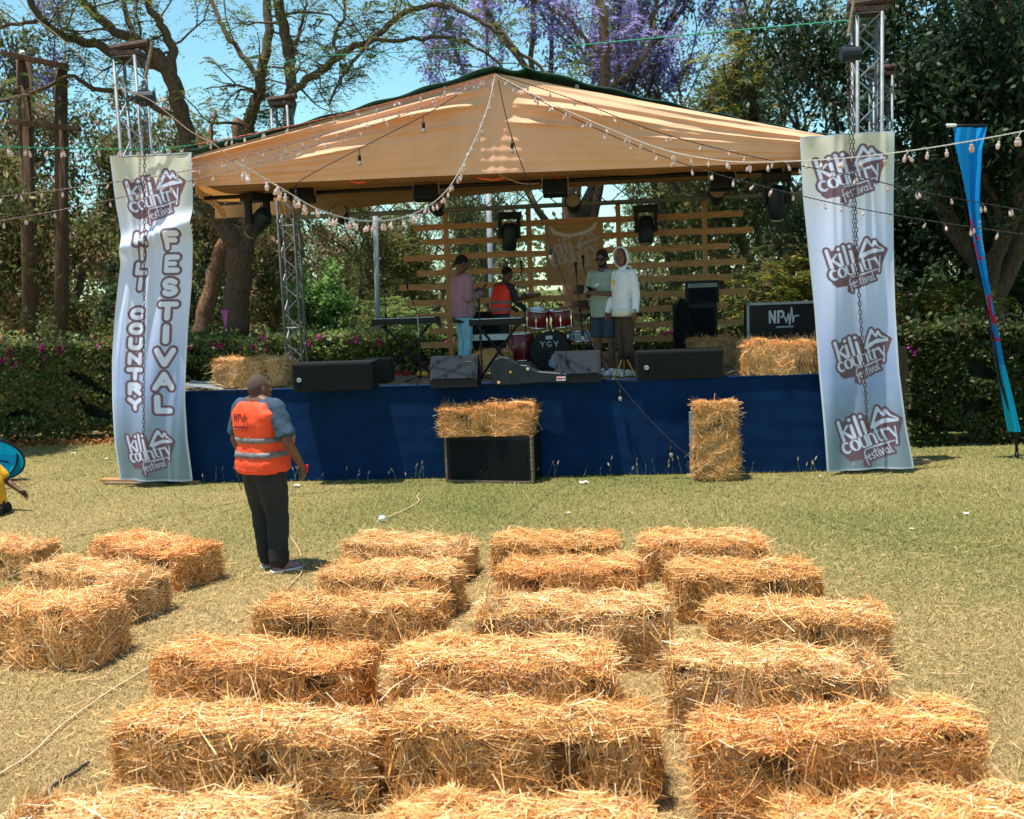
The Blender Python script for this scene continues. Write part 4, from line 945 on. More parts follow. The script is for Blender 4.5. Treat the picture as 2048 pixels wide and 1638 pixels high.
limb_tree('reddish trunk seen through the slats behind the drum kit', 25.0, [
    ([(1150, 760), (1146, 660), (1138, 560), (1134, 470), (1140, 380), (1160, 290), (1200, 200), (1212, 110), (1205, 30), (1190, -40)], 34, 16, (0, 0)),
    ([(1205, 190), (1250, 150), (1290, 110), (1310, 40)], 12, 6, (0, -.5)),
    ([(1212, 120), (1170, 80), (1140, 40), (1100, 20)], 11, 5, (0, .5)), ], 53, 'barkred', {1, 2}, cols=LILAC + OLIVE[:1])

# wooden H poles at the left
def pole(label, px, py_top, Y, w, lean=0):
    a = P(px, py_top, Y); base = P(px + lean, 700, Y); r = thing('utility_pole', label, 'pole', (base.x, base.y, 0), 0, 'creosoted wooden poles at the left')
    mb = MB(); mb.tube([(base.x, base.y, -.1), ((base.x + a.x) / 2 + .02, a.y, a.z / 2), (a.x, a.y, a.z)], [w * .55, w * .5, w * .45], 12); mb.build('post', M['polewood'], r, True, world=True)
    mb = MB(); mb.lathe([(.03, 0), (.07, .03), (.05, .08), (.07, .11), (.03, .16)], 10, a + Vector((.0, -.02, .0))); mb.build('insulator', M['white'], r, True, world=True)
    return r, a
p1, a1 = pole('leftmost wooden pole with a white insulator on top', 47, 118, 21.5, .30, 4)
p2, a2 = pole('wooden pole right of the leftmost one, joined to it by crossarms', 122, 140, 21.5, .27, -14)
for (x0, y0, x1, y1) in ((5, 107, 135, 133), (20, 243, 160, 258)):
    a, b = P(x0, y0, 21.3), P(x1, y1, 21.3); c = (a + b) / 2; mb = MB(); d_ = b - a
    mb.box(c, (d_.length, .14, .10), Vector((1, 0, 0)).rotation_difference(d_.normalized()).to_matrix(), .01); mb.build('crossarm', M['polewood'], p1, world=True)
# grey lamp posts behind the stage
def lamp_post(label, px_top, py_top, px_bot, Y, w):
    a, b = P(px_top, py_top, Y), P(px_bot, 760, Y); r = thing('lamp_post', label, 'lamp post', (b.x, b.y, 0))
    mb = MB(); mb.tube([(b.x, b.y, 0), tuple(lerp(Vector((b.x, b.y, 0)), a, .5)), tuple(a)], [w / 2, w * .46, w * .4], 12); mb.build('post', M['greysteel'], r, True, world=True)
    mb = MB(); mb.lathe([(w * .9, 0), (w * .9, .25), (w * .52, .30)], 12, (b.x, b.y, 0)); mb.build('footing', M['greysteel'], r, True, world=True)
    return r
lamp_post('slim grey steel post behind the stage, left of the slat wall', 749, 380, 758, 24.0, .135)
lamp_post('pale grey steel post seen through the middle of the slats', 975, 350, 990, 27.0, .165)
# ------------------------------------------------------------------ straw bales
def bale_mesh(seed, n=9500, end=False):
    """unit bale 1.0 x 0.46 x 0.36 with its foot at z 0: straws (array) and core"""
    r2 = np.random.default_rng(seed); a, b, h = .5, .23, .36
    area = np.array([2 * a * 2 * b, 2 * a * h, 2 * a * h, 2 * b * h, 2 * b * h]); w = area * np.array([1.15, 1, .8, 1.1, 1.1]); face = r2.choice(5, n, p=w / w.sum())
    u, v_ = r2.uniform(-1, 1, n), r2.uniform(0, 1, n)
    c = np.zeros((n, 3)); nr = np.zeros((n, 3))
    top = face == 0; c[top] = np.stack([u * a, (v_ * 2 - 1) * b, np.full(n, h)], 1)[top]; nr[top] = (0, 0, 1)
    for k, s in ((1, -1), (2, 1)): q = face == k; c[q] = np.stack([u * a, np.full(n, s * b), v_ * h], 1)[q]; nr[q] = (0, s, 0)
    for k, s in ((3, -1), (4, 1)): q = face == k; c[q] = np.stack([np.full(n, s * a), u * b, v_ * h], 1)[q]; nr[q] = (s, 0, 0)
    # lumps: rounded edges, bulges, hollows where the twine bites
    lump = 1.05 * (.022 * np.sin(c[:, 0] * 11 + seed) * np.sin(c[:, 2] * 13 + seed * 2) + .018 * np.sin(c[:, 0] * 23 + c[:, 1] * 17 + seed) + .02 * np.sin(c[:, 0] * 5 + seed * 3))
    for tx in (-.19, .2): lump -= .022 * np.exp(-((c[:, 0] - tx) / .025) ** 2)
    c += nr * lump[:, None]
    ex, ey, ez = np.abs(c[:, 0]) / a, np.abs(c[:, 1]) / b, np.clip((c[:, 2] - h * .5) / (h * .5), 0, 1)
    rd = np.clip(np.maximum(ex, 0) - .86, 0, 1) * np.clip(np.maximum(ey, ez) - .72, 0, 1) + np.clip(ey - .75, 0, 1) * np.clip(ez - .7, 0, 1)
    c -= (c - np.array((0, 0, .18))) * (rd * .9)[:, None]
    hole = np.sin(c[:, 0] * 31 + 3 * np.sin(c[:, 2] * 19 + seed)) * np.sin(c[:, 2] * 27 + 2 * np.sin(c[:, 1] * 23 + c[:, 0] * 13))
    c += nr * (np.abs(r2.normal(0, .013, n)) - .004 - .020 * (hole < -.35) * (face > 0))[:, None]
    tang = r2.normal(0, 1, (n, 3)); tang[top] *= np.array((1.2, .9, .35)); fr = (face == 1) | (face == 2)
    flk = np.sin(c[:, 0] * 9 + seed) > -.2
    tang[fr] *= np.where(flk[fr][:, None], np.array((.55, .5, 1.2)), np.array((1.1, .6, .8))); tang[face > 2] *= np.array((.5, 1., 1.))
    tang = unit(tang - nr * (tang * nr).sum(1, keepdims=True) * .92)
    stick = r2.uniform(0, 1, n) < .09; tang[stick] = unit(tang[stick] + nr[stick] * r2.uniform(.1, .8, (stick.sum(), 1)))
    ln = r2.gamma(2.6, .036, n).clip(.025, .30); ln[stick] *= 1.3; wd = r2.uniform(.0022, .0050, n)
    bend = unit(np.cross(tang, nr) * r2.normal(0, 1, (n, 1)) + nr * r2.normal(-.2, .6, (n, 1)))
    side = unit(np.cross(tang, nr + r2.normal(0, .5, (n, 3)))); bw = (ln * r2.uniform(0, .22, n))[:, None]
    p0 = c - tang * (ln * .5)[:, None]; p1 = c + bend * bw; p2 = c + tang * (ln * .5)[:, None]
    for p in (p0, p1, p2): p[:, 2] = np.maximum(p[:, 2], .004)
    W2 = wd[:, None] * .5
    V_ = np.stack([p0 - side * W2, p0 + side * W2, p1 - side * W2, p1 + side * W2, p2 - side * W2 * .7, p2 + side * W2 * .7], 1).reshape(-1, 3)
    k = np.arange(n) * 6; Fq = np.concatenate([np.stack([k, k + 1, k + 3, k + 2], 1), np.stack([k + 2, k + 3, k + 5, k + 4], 1)])
    col = palette(r2, n, [(.85, .46, .155), (.92, .60, .29), (.70, .335, .095), (.43, .19, .045), (.96, .77, .50)], [.36, .24, .22, .11, .07]) * np.array([(1, 1, 1), (1.02, .92, .84), (1, 1.06, 1.16), (.93, .90, .84), (1.04, 1.02, 1.02)][(seed - 1) % 5])
    return np_mesh('straw', V_, Fq, M['straw'], np.repeat(col, 6, 0))
def core_mesh(seed):
    bm = bmesh.new(); bmesh.ops.create_cube(bm, size=1.0)
    for v in bm.verts: v.co = Vector((v.co.x * .95, v.co.y * .415, .172 + v.co.z * .335))
    bmesh.ops.bevel(bm, geom=bm.edges[:], offset=.05, segments=3, affect='EDGES'); bmesh.ops.subdivide_edges(bm, edges=[e for e in bm.edges if e.calc_length() > .2], cuts=9, use_grid_fill=True)
    for v in bm.verts:
        q = .016 * math.sin(v.co.x * 11 + seed) + .012 * math.sin(v.co.x * 23 + v.co.y * 15 + seed); v.co.y *= 1 + q * 1.5; v.co.z = max(.004, v.co.z + (q if v.co.z > .2 else 0))
    me = bpy.data.meshes.new('core'); bm.to_mesh(me); bm.free(); me.materials.append(M['strawcore']); return me
BALES = [(bale_mesh(s, 22000), core_mesh(s)) for s in (1, 2, 3, 4, 5)]
def twine_mesh(x):
    mb = MB(); a = [(x, -.235, .0), (x, -.238, .2), (x, -.225, .355), (x, 0, .372), (x, .225, .355), (x, .238, .2), (x, .235, 0)]; mb.tube(a, .0035, 4); return mb.mesh('twine', M['rope'], True)
TW = [twine_mesh(-.19), twine_mesh(.2)]
def bale(label, loc, rz, L, h=.36, w=.46, var=0, group=None, rot=None):
    r = thing('straw_bale', label, 'straw bale', loc, rz, group); r.scale = (L, w / .46, h / .36)
    if rot: r.rotation_euler = rot
    s, c = BALES[var % len(BALES)]
    o = link(bpy.data.objects.new('core', c), r); o = link(bpy.data.objects.new('straw', s), r); tag(o, kind='stuff')
    for t_ in TW: link(bpy.data.objects.new('twine', t_), r)
    return r
SG = 'straw bale seats set out in rows on the lawn'
# label, top face in the photograph: left and right end of its front edge, its back edge height, bale height
def seat(label, xl, xr, yb, yf, h, var, flip=False, dyl=0.0):
    """front top edge runs from (xl, yf + dyl) to (xr, yf - dyl)"""
    a, b = G(xl, yf + dyl, h), G(xr, yf - dyl, h); k = G((xl + xr) / 2, yb, h); fm = (a + b) / 2; u = (b - a).normalized(); n = Vector((-u.y, u.x, 0)); w = min(.56, max(.42, (k - fm).dot(n)))
    c = fm + n * (w / 2); L = (b - a).length
    return bale(label, (c.x, c.y, 0), math.atan2(u.y, u.x) + (math.pi if flip else 0), L / 1.085, h, w - .05, var, SG)
seat('straw bale cut by the left edge, in the back row left of the vest man', -100, 60, 1072, 1098, .30, 0, False, -4)
seat('straw bale in the back row just left of the man in the orange vest', 168, 360, 1056, 1102, .33, 1, True, -12)
seat('back row straw bale just right of the vest man, below the small white ball', 676, 922, 1062, 1100, .30, 2, False, -6)
seat('back row straw bale in the middle of the three right of the vest man', 978, 1238, 1060, 1092, .30, 3, True, 2)
seat('back row straw bale furthest right, with a tiny green leaf on its top', 1282, 1548, 1058, 1092, .30, 4, False, 4)
seat('left side straw bale between the left edge bale pair and the back row, second row', 36, 258, 1116, 1158, .34, 2, False, -13)
seat('second row straw bale directly in front of the one below the white ball', 620, 896, 1119, 1156, .33, 0, True, -6)
seat('second row straw bale in the middle column, frayed at its right end', 985, 1276, 1112, 1146, .32, 1, False, -2)
seat('second row straw bale at the right, leaning slightly away to the upper right', 1348, 1650, 1116, 1156, .33, 3, True, 6)
seat('straw bale cut by the left edge, nearest one on the left side', -110, 170, 1180, 1228, .40, 4, True, -8)
seat('third row straw bale at the left of the centre block', 494, 868, 1184, 1226, .36, 3, False, -3)
seat('third row straw bale in the middle column, longest of its row', 932, 1338, 1188, 1232, .37, 2, True, -5)
seat('third row straw bale at the right with a neat cut front', 1415, 1798, 1198, 1242, .34, 0, False, 0)
seat('fourth row straw bale at the left, reddish and shaggy', 292, 724, 1280, 1332, .36, 1, True, -2)
seat('fourth row straw bale in the middle with its right end raised in a tuft', 762, 1244, 1276, 1342, .37, 4, False, 4)
seat('fourth row straw bale at the right in front of the neat one', 1330, 1796, 1294, 1348, .36, 2, False, -3)
seat('front row large straw bale at the left, touching the bale to its right', 192, 756, 1420, 1478, .39, 0, False, -2)
seat('front row large straw bale in the centre with a humped top', 762, 1322, 1398, 1470, .40, 3, True, 0)
seat('front row large straw bale at the right with long straws flying off its top', 1385, 1990, 1412, 1484, .40, 1, False, 4)
seat('straw bale cut by the bottom edge at the left, only its top showing', -70, 555, 1606, 1690, .40, 2, True, -4)
seat('straw bale cut by the bottom edge in the middle, only its top showing', 735, 1335, 1610, 1700, .39, 4, False, 2)
seat('straw bale cut by the bottom edge at the right, only its top showing', 1560, 2170, 1606, 1690, .40, 0, True, 2)
# loose straws lying about the seats
SPOTS = np.array([(o.location.x, o.location.y) for o in COL.objects if o.get('group') == SG])
n = 4000; q = np.stack([rg.uniform(-3.4, 3.6, n), rg.uniform(3.8, 9.8, n), rg.uniform(.008, .035, n)], 1); q[:, 0] *= q[:, 1] / 7.5
n2_ = 9000; w_ = SPOTS[rg.integers(0, len(SPOTS), n2_)] + rg.normal(0, 1, (n2_, 2)) * np.array((.55, .33)); q = np.concatenate([q, np.stack([w_[:, 0], w_[:, 1], rg.uniform(.006, .045, n2_)], 1)]); n += n2_
d = unit(rg.normal(0, 1, (n, 3)) * np.array((1, 1, .10))); v, f = leaf_quads(q, d, unit(rg.normal(0, .2, (n, 3)) + np.array((0, 0, 1))), rg.gamma(2.6, .036, n), np.full(n, .005))
o = np_obj('loose_straw', v, f, M['straw'], None, np.repeat(palette(rg, n, [(.66, .40, .15), (.75, .5, .25)]), 4, 0)); tag(o, 'loose straw scattered on the lawn between the bales', 'straw', kind='stuff')
# bales at the stage
def on(px, py, z=HS): return G(px, py, z)
p = FP(980, 960, -.30); bx = Vector((p.x, p.y, 0))
sub = thing('subwoofer', 'black subwoofer cabinet on the grass in front of the stage, carrying a straw bale', 'loudspeaker', bx + Vector((.07, .12, 0)), RZF - .17)
mb = MB(); mb.box((0, 0, .315), (1.18, .56, .61), None, .012); mb.build('cabinet', M['black'], sub)
mb = MB(); mb.box((0, -.283, .315), (1.06, .012, .52), None, .004); mb.build('grille', M['blackmatte'], sub)
for s in (-1, 1): mb = MB(); mb.box((s * .585, -.24, .315), (.03, .09, .612), None, .004); mb.build('corner_rail', M['oldwood'], sub)
mb = MB(); mb.box((0, -.28, .020), (1.12, .03, .03)); mb.build('bottom_rail', M['oldwood'], sub)
bale('pale straw bale lying on the black subwoofer in front of the stage', bx + Vector((.0, .06, .623)), RZF + .03, 1.18, .37, .46, 1)
p = FP(1430, 946, -.22)
bale('straw bale standing upright on its end in front of the blue skirt', (p.x, p.y, .50), 0, .94, .36, .50, 3, None, (R(90), R(90), RZF))
bpy.context.view_layer.update()
slab('grey board leaning on edge behind the upright straw bale', FP(1380, 940, -.24), FP(1392, 940, -.24), .03, .85, .003, 'greysteel')
p = on(505, 776); bale('straw bale on the left end of the stage in front of the forked trunk', p + Vector((0, .22, .015)), RZF + .02, 1.02, .36, .46, 2)
p = on(1572, 752); bale('straw bale on the right end of the stage below the flight case', p + Vector((0, .25, .015)), RZF + .03, 1.02, .40, .46, 4)
p = on(1440, 738); bale('straw bale mostly hidden behind the long black speaker', p + Vector((0, .5, .015)), RZF + .2, .72, .36, .46, 0)
p = on(985, 752); bale('small straw bale behind the guitar case and keyboard stand', p + Vector((0, .3, .015)), RZF + 1.3, .5, .30, .4, 1)

# ------------------------------------------------------------------ sound gear on the stage
DK = HS + .012
def wedge(label, px, py, w, h, dep, rz, logo_=None, strip=False):
    p = on(px, py); r = thing('stage_monitor', label, 'stage monitor', (p.x, p.y + dep / 2 + .10, DK), rz)
    mb = MB(); prof = [(-dep / 2, 0), (dep / 2, 0), (dep / 2, h * .55), (dep * .18, h), (-dep * .12, h), (-dep / 2, h * .25)]
    for s in (-1, 1):
        pass
    vv = [(s * w / 2, y, z) for s in (-1, 1) for (y, z) in prof]; k = len(prof); ff = [tuple(range(k)), tuple(range(2 * k - 1, k - 1, -1))] + [(i, i + k, (i + 1) % k + k, (i + 1) % k) for i in range(k)]
    mb.add(vv, [f[::-1] for f in ff]); mb.build('cabinet', M['black'], r)
    # sloping grille towards the audience
    a, b = Vector((0, -dep * .5, h * .25)), Vector((0, -dep * .12, h)); d_ = (b - a); nrm = Vector((0, -d_.z, d_.y)).normalized(); ang = math.atan2(d_.z, d_.y)
    mb = MB(); c = (a + b) / 2 + nrm * .008; mb.box(c, (w * .92, d_.length * .94, .016), (ang, 0, 0), .004); mb.build('grille', M['monitor'], r)
    if strip: mb = MB(); mb.box(c + nrm * .010 + d_.normalized() * d_.length * .22 + Vector((w * .33, 0, 0)), (.07, .01, .004), (ang, 0, R(8))); mb.build('tape_strip', M['oldwood'], r)
    for s in (-1, 1): mb = MB(); mb.box((s * (w / 2 + .004), .02, h * .45), (.008, .14, .05)); mb.build('handle', M['blackmatte'], r)
    return r
wedge('slate fronted stage monitor at the front edge left of the guitar case', 910, 778, .62, .40, .40, RZF, None, True)
wedge('slate fronted stage monitor at the front edge right of the guitar case', 1160, 768, .60, .40, .40, RZF)
def long_speaker(label, px, py, w, h, dep, badge):
    p = on(px, py); r = thing('line_speaker', label, 'loudspeaker', (p.x, p.y + dep / 2 + .10, DK), RZF)
    mb = MB(); mb.box((0, 0, h / 2), (w, dep, h), None, .02); mb.build('cabinet', M['black'], r)
    mb = MB(); mb.box((0, -dep / 2 - .006, h / 2), (w * .95, .014, h * .86), None, .005); mb.build('grille', M['blackmatte'], r)
    mb = MB(); mb.cyl((badge, -dep / 2 - .014, h * .42), (badge, -dep / 2 - .020, h * .42), .030, n=16); mb.build('badge', M['logogrey'], r)
    mb = MB(); st, L = word('RCF', {'R': UP['R']} and UP); k = .045 / L; ribbon(mb, xf(st, k, .022, badge - .021, h * .42 - .011, 0, k * .9), Vector((0, -dep / 2 - .0205, 0)), Vector((1, 0, 0)), Vector((0, 0, 1)), Vector((0, -1, 0)), .001); mb.build('badge_letters', M['black'], r)
    mb = MB(); mb.box((w / 2 + .004, 0, h / 2), (.01, .16, .06), None, .003); mb.build('handle', M['blackmatte'], r)
    return r
long_speaker('long black loudspeaker lying behind the vest man at the left of the stage', 666, 785, 1.08, .37, .40, -.44)
long_speaker('long black loudspeaker lying right of the two men on stage', 1366, 760, 1.12, .37, .40, -.43)
mb = MB(); mb.box((0, 0, .17), (.42, .36, .34), None, .02); o = mb.build('speaker_box', M['black']); p = on(752, 770); o.location = (p.x, p.y + .3, DK); tag(o, 'small black speaker box beside the long speaker at the left', 'loudspeaker')
# silver sheet at the stage's left corner
p = on(408, 781); mb = MB(); mb.box((0, 0, .07), (.50, .30, .012), (R(10), R(9), .1), .003); o = mb.build('folding_panel', M['silver']); o.location = (p.x, p.y + .15, DK - .02); tag(o, 'silver folded panel lying at the left corner of the stage', 'panel')

# amplifier stack, flight case
def nrlogo(mb, o, ux, uy, nrm, k):
    st = xf(UP['N'], .30 * k, .42 * k, -.48 * k, 0, 0, .32 * k) + xf(UP['P'], .30 * k, .42 * k, -.20 * k, 0, 0, .30 * k)
    st += poly([(.04 * k, .2 * k), (.10 * k, .02 * k), (.17 * k, .30 * k), (.21 * k, -.06 * k), (.27 * k, .50 * k), (.32 * k, .02 * k), (.36 * k, .22 * k), (.50 * k, .23 * k)], .022 * k)
    ribbon(mb, st, o, ux, uy, nrm)
p = on(1405, 732); st_ = thing('bass_cabinet', 'tall black bass cabinet right of the two men', 'amplifier', (p.x, p.y + .6, DK), RZF)
mb = MB(); mb.box((0, 0, .46), (.66, .46, .92), None, .015); mb.build('cabinet', M['black'], st_); mb = MB(); mb.box((0, -.235, .45), (.58, .012, .80), None, .004); mb.build('grille', M['blackmatte'], st_)
am = thing('amplifier_head', 'black amplifier head with a row of knobs standing on the bass cabinet', 'amplifier', (p.x + .12, p.y + .6, DK + .92), RZF)
mb = MB(); mb.box((0, 0, .17), (.50, .30, .34), None, .012); mb.build('cabinet', M['black'], am); mb = MB(); mb.box((0, -.155, .12), (.42, .010, .20), None, .003); mb.build('grille', M['blackmatte'], am)
mb = MB(); mb.box((0, -.155, .265), (.44, .012, .055)); mb.build('control_panel', M['greysteel'], am)
for i in range(8): mb = MB(); mb.cyl((-.18 + i * .05, -.16, .265), (-.18 + i * .05, -.178, .265), .012, n=8); mb.build('knob', M['black'], am)
p = on(1378, 736); gb = thing('gig_bag', 'dark guitar gig bag leaning upright on the bass cabinet', 'gig bag', (p.x, p.y + .3, DK), RZF)
mb = MB(); mb.loft([(0, 0, 0, .16, .07), (0, 0, .1, .19, .08), (0, .02, .38, .15, .08), (0, .04, .52, .17, .08), (0, .06, .66, .10, .07), (-.02, .09, .95, .07, .05), (-.03, .10, 1.0, .03, .03)], 16); mb.build('bag', M['blackmatte'], gb, True)
mb = MB(); mb.tube([(.05, -.03, .5), (.10, -.10, .55), (.05, -.06, .62)], .012, 6); mb.build('carry_strap', M['black'], gb)
p = on(1578, 738); fc = thing('flight_case', 'black flight case with pale pulse logo and metal edges behind the right straw bale', 'flight case', (p.x + .05, p.y + .55, DK), RZF)
cw, cd, ch = 1.02, .55, .90
mb = MB(); mb.box((0, 0, ch / 2), (cw, cd, ch), None, .006); mb.build('body', M['black'], fc)
for sx in (-1, 1):
    mb = MB(); mb.box((sx * cw / 2, -cd / 2, ch / 2), (.035, .035, ch + .01)); mb.build('edge_rail', M['greysteel'], fc)
mb = MB(); mb.box((0, -cd / 2, ch), (cw + .02, .036, .036)); mb.build('edge_rail', M['greysteel'], fc)
for sx in (-1, 1): mb = MB(); mb.ball((sx * cw / 2, -cd / 2, ch), .032, 8, 6); mb.build('ball_corner', M['steel'], fc)
mb = MB(); nrlogo(mb, Vector((-.02, -cd / 2 - .001, .62)), Vector((1, 0, 0)), Vector((0, 0, 1)), Vector((0, -1, 0)), .42); mb.build('pulse_logo', M['logogrey'], fc)
mb = MB(); mb.box((0, -cd / 2 - .003, .565), (.24, .004, .022)); mb.build('logo_strip', M['greysteel'], fc)

# guitar case lying on its edge
p = on(1045, 772); gc = thing('guitar_case', 'black guitar case lying on the front of the stage between the two monitors', 'guitar case', (p.x, p.y + .20, DK), RZF - .02)
S_ = FPX / p.y * 1.0
out = [(-.38, .02), (-.42, .10), (-.41, .22), (-.36, .32), (-.26, .37), (-.16, .35), (-.08, .29), (.0, .255), (.08, .245), (.15, .20), (.22, .165), (.30, .155), (.55, .13), (.60, .12), (.61, .02), (.55, .0), (.30, .015), (.05, .01), (-.05, .0), (-.30, .0)]
mb = MB(); k = len(out); vv = [(x, y, z) for y in (-.08, .07) for (x, z) in out]; mb.add(vv, [tuple(range(k)), tuple(range(2 * k - 1, k - 1, -1))] + [((i + 1) % k, i, i + k, (i + 1) % k + k) for i in range(k)]); o = mb.build('shell', M['navyshell'], gc); o.modifiers.new('bevel', 'BEVEL').width = .012
for (x, z, r_, m_) in ((-.14, .165, .016, 'gold'), (.09, .20, .020, 'chrome'), (-.30, .035, .020, 'chrome'), (-.415, .16, .010, 'chrome')): mb = MB(); mb.cyl((x, -.08, z), (x, -.09, z), r_, n=10); mb.build('latch', M[m_], gc)
mb = MB(); mb.box((.52, -.083, .06), (.115, .006, .055)); mb.build('sticker', M['white'], gc)
mb = MB(); mb.box((.505, -.087, .063), (.07, .003, .024)); mb.build('sticker_print', M['red'], gc); mb = MB(); mb.box((.560, -.087, .063), (.022, .003, .024)); mb.build('sticker_print', M['bluepaint'], gc)

# keyboards on X stands
def keyboard(label, slabel, px, py, w, z, rz, stand=True, mkeys=True, dx=.34):
    p = on(px, py); r = thing('keyboard', label, 'keyboard', (p.x, p.y, DK + z), rz)
    mb = MB(); mb.box((0, 0, .05), (w, .30, .09), None, .012); mb.build('body', M['black'], r)
    mb = MB(); mb.box((0, .08, .098), (w * .92, .10, .006)); mb.build('control_panel', M['blackmatte'], r)
    mb = MB(); mb.box((0, -.07, .098), (w * .9, .12, .008)); mb.build('white_keys', M['white'], r)
    mb = MB()
    nk = int(w * .9 / .0235)
    for i in range(nk):
        if i % 7 not in (2, 6): mb.box((-w * .45 + (i + 1) * .0235, -.045, .108), (.011, .07, .012))
    o = mb.build('black_keys', M['black'], r)
    s = thing('keyboard_stand', slabel, 'keyboard stand', (p.x, p.y, DK), rz)
    for sg in (-1, 1):
        mb = MB(); mb.cyl((-sg * dx, .015 * sg, .03), (sg * dx, .015 * sg, z - .02), .018, n=8); mb.build('leg', M['black'], s)
        mb = MB(); mb.cyl((sg * dx, -.2, .02), (sg * dx, .2, .02), .016, n=8); mb.build('foot', M['black'], s)
        mb = MB(); mb.cyl((sg * dx, -.17, z - .02), (sg * dx, .17, z - .02), .016, n=8); mb.build('arm', M['black'], s)
    return r
keyboard('black keyboard on a stand at the left, with a thin microphone stand in front', 'black crossed stand under the keyboard at the left', 818, 756, .98, .78, RZF + .02)
keyboard('black keyboard in front of the crouching vest man', 'black crossed stand under the keyboard of the crouching vest man', 1000, 757, .78, .74, RZF, dx=.26)
p = on(975, 750); mb = MB(); mb.box((0, 0, 0), (.62, .02, .09)); st, L = word('VIEW', UP); o = mb.build('cloth_banner', M['logogrey']); o.location = (p.x + .02, p.y + .35, DK + .53); o.rotation_euler = (0, 0, RZF)
tag(o, 'grey printed strip hanging behind the keyboard stand', 'strip')
p = on(975, 748); mb = MB(); mb.box((0, 0, .45), (.56, .40, .90), None, .015); o = mb.build('combo_amplifier', M['blackmatte']); o.location = (p.x + .05, p.y + .75, DK); o.rotation_euler = (0, 0, RZF); tag(o, 'black amplifier cabinet behind the man in the checked shirt', 'amplifier')

# microphone stands
def mic_stand(label, px, py, h, boom=None, tri=True, mic=True, tilt=(0, 0), lean=(0, 0), Yoff=0.0):
    p = on(px, py); r = thing('microphone_stand', label, 'microphone stand', (p.x, p.y + Yoff, DK), RZF, 'microphone stands on the stage')
    top = Vector((lean[0], lean[1], h)); mb = MB(); mb.cyl((0, 0, .06), lerp(Vector((0, 0, .06)), top, .62), .011, n=8); mb.build('lower_tube', M['black'], r); mb = MB(); mb.cyl(lerp(Vector((0, 0, .06)), top, .60), top, .007, n=8); mb.build('upper_tube', M['greysteel' if boom else 'black'], r)
    mb = MB(); c = lerp(Vector((0, 0, .06)), top, .61); mb.cyl(c - Vector((0, 0, .03)), c + Vector((0, 0, .03)), .02, n=8); mb.build('clutch', M['black'], r)
    for i in range(3): a = 2.1 * i + .5; mb = MB(); mb.cyl((0, 0, .10), (.30 * math.cos(a), .30 * math.sin(a), .01), .009, n=6); mb.build('leg', M['black'], r)
    e = top
    if boom: e = top + Vector(boom); mb = MB(); mb.cyl(top - Vector(boom) * .3, e, .007, n=6); mb.build('boom', M['black'], r)
    if mic:
        t_ = Vector((tilt[0], -.3, tilt[1] if tilt[1] else .5)).normalized(); mb = MB(); mb.cyl(e, e + t_ * .15, .012, .018, n=10); mb.ball(e + t_ * .175, .028, 10, 8); mb.build('microphone', M['black'], r, True)
    return r
mic_stand('straight black microphone stand in front of the two men, a bulb hanging beside it', 1172, 742, 1.42, None, lean=(-.10, .0))
mic_stand('thin microphone stand in front of the left keyboard with its boom to the upper left', 842, 768, .95, (-.12, 0, .34))
mic_stand('tall dark microphone stand left of the keyboard with its mic pointing up', 778, 757, 1.45, None, lean=(0, .0), mic=False)
mic_stand('boom microphone stand over the drums beside the vest man', 1025, 735, 1.15, (.22, 0, .38), Yoff=.9)
mic_stand('microphone boom with raised mic behind the straight stand', 1190, 736, 1.25, (-.08, 0, .30), Yoff=.7)
mic_stand('microphone stand in front of the checked shirt man with hanging cable', 965, 770, .98, None)

# ------------------------------------------------------------------ drums
p = on(1107, 747); DY = .55; dp = Vector((p.x, p.y + DY, DK))
ROTX = Matrix.Rotation(R(90), 3, 'X')
bd = thing('bass_drum', 'black fronted bass drum with two maroon toms mounted on top', 'drum', dp, RZF - .05)
mb = MB(); mb.lathe([(.275, -.20), (.285, -.19), (.285, .19), (.275, .20)], 32, (0, 0, .29), ROTX); mb.build('shell', M['drumred'], bd, True)
mb = MB(); mb.lathe([(.265, 0), (.262, .012)], 32, (0, -.195, .29), ROTX); mb.build('front_head', M['black'], bd)
mb = MB()
for y in (-.185, .185): mb.lathe([(.286, -.02), (.302, -.02), (.302, .02), (.286, .02)], 32, (0, y, .29), ROTX)
mb.build('hoops', M['black'], bd, True)
mb = MB(); w_, L = word('YGY', UP, .98); ribbon(mb, xf(w_, .105, .085, -.145, .36, 0, .05), Vector((0, -.209, .0)), Vector((1, 0, 0)), Vector((0, 0, 1)), Vector((0, -1, 0))); mb.build('lettering', M['logogrey'], bd)
mb = MB(); mb.box((.0, -.212, .50), (.10, .005, .055)); mb.build('badge', M['logogrey'], bd)
mb = MB(); mb.lathe([(.07, 0), (.072, .004)], 20, (.05, -.209, .12), ROTX); mb.lathe([(.045, 0), (.046, .004)], 20, (.07, -.2095, .21), ROTX); mb.build('guitar_print', M['greysteel'], bd)
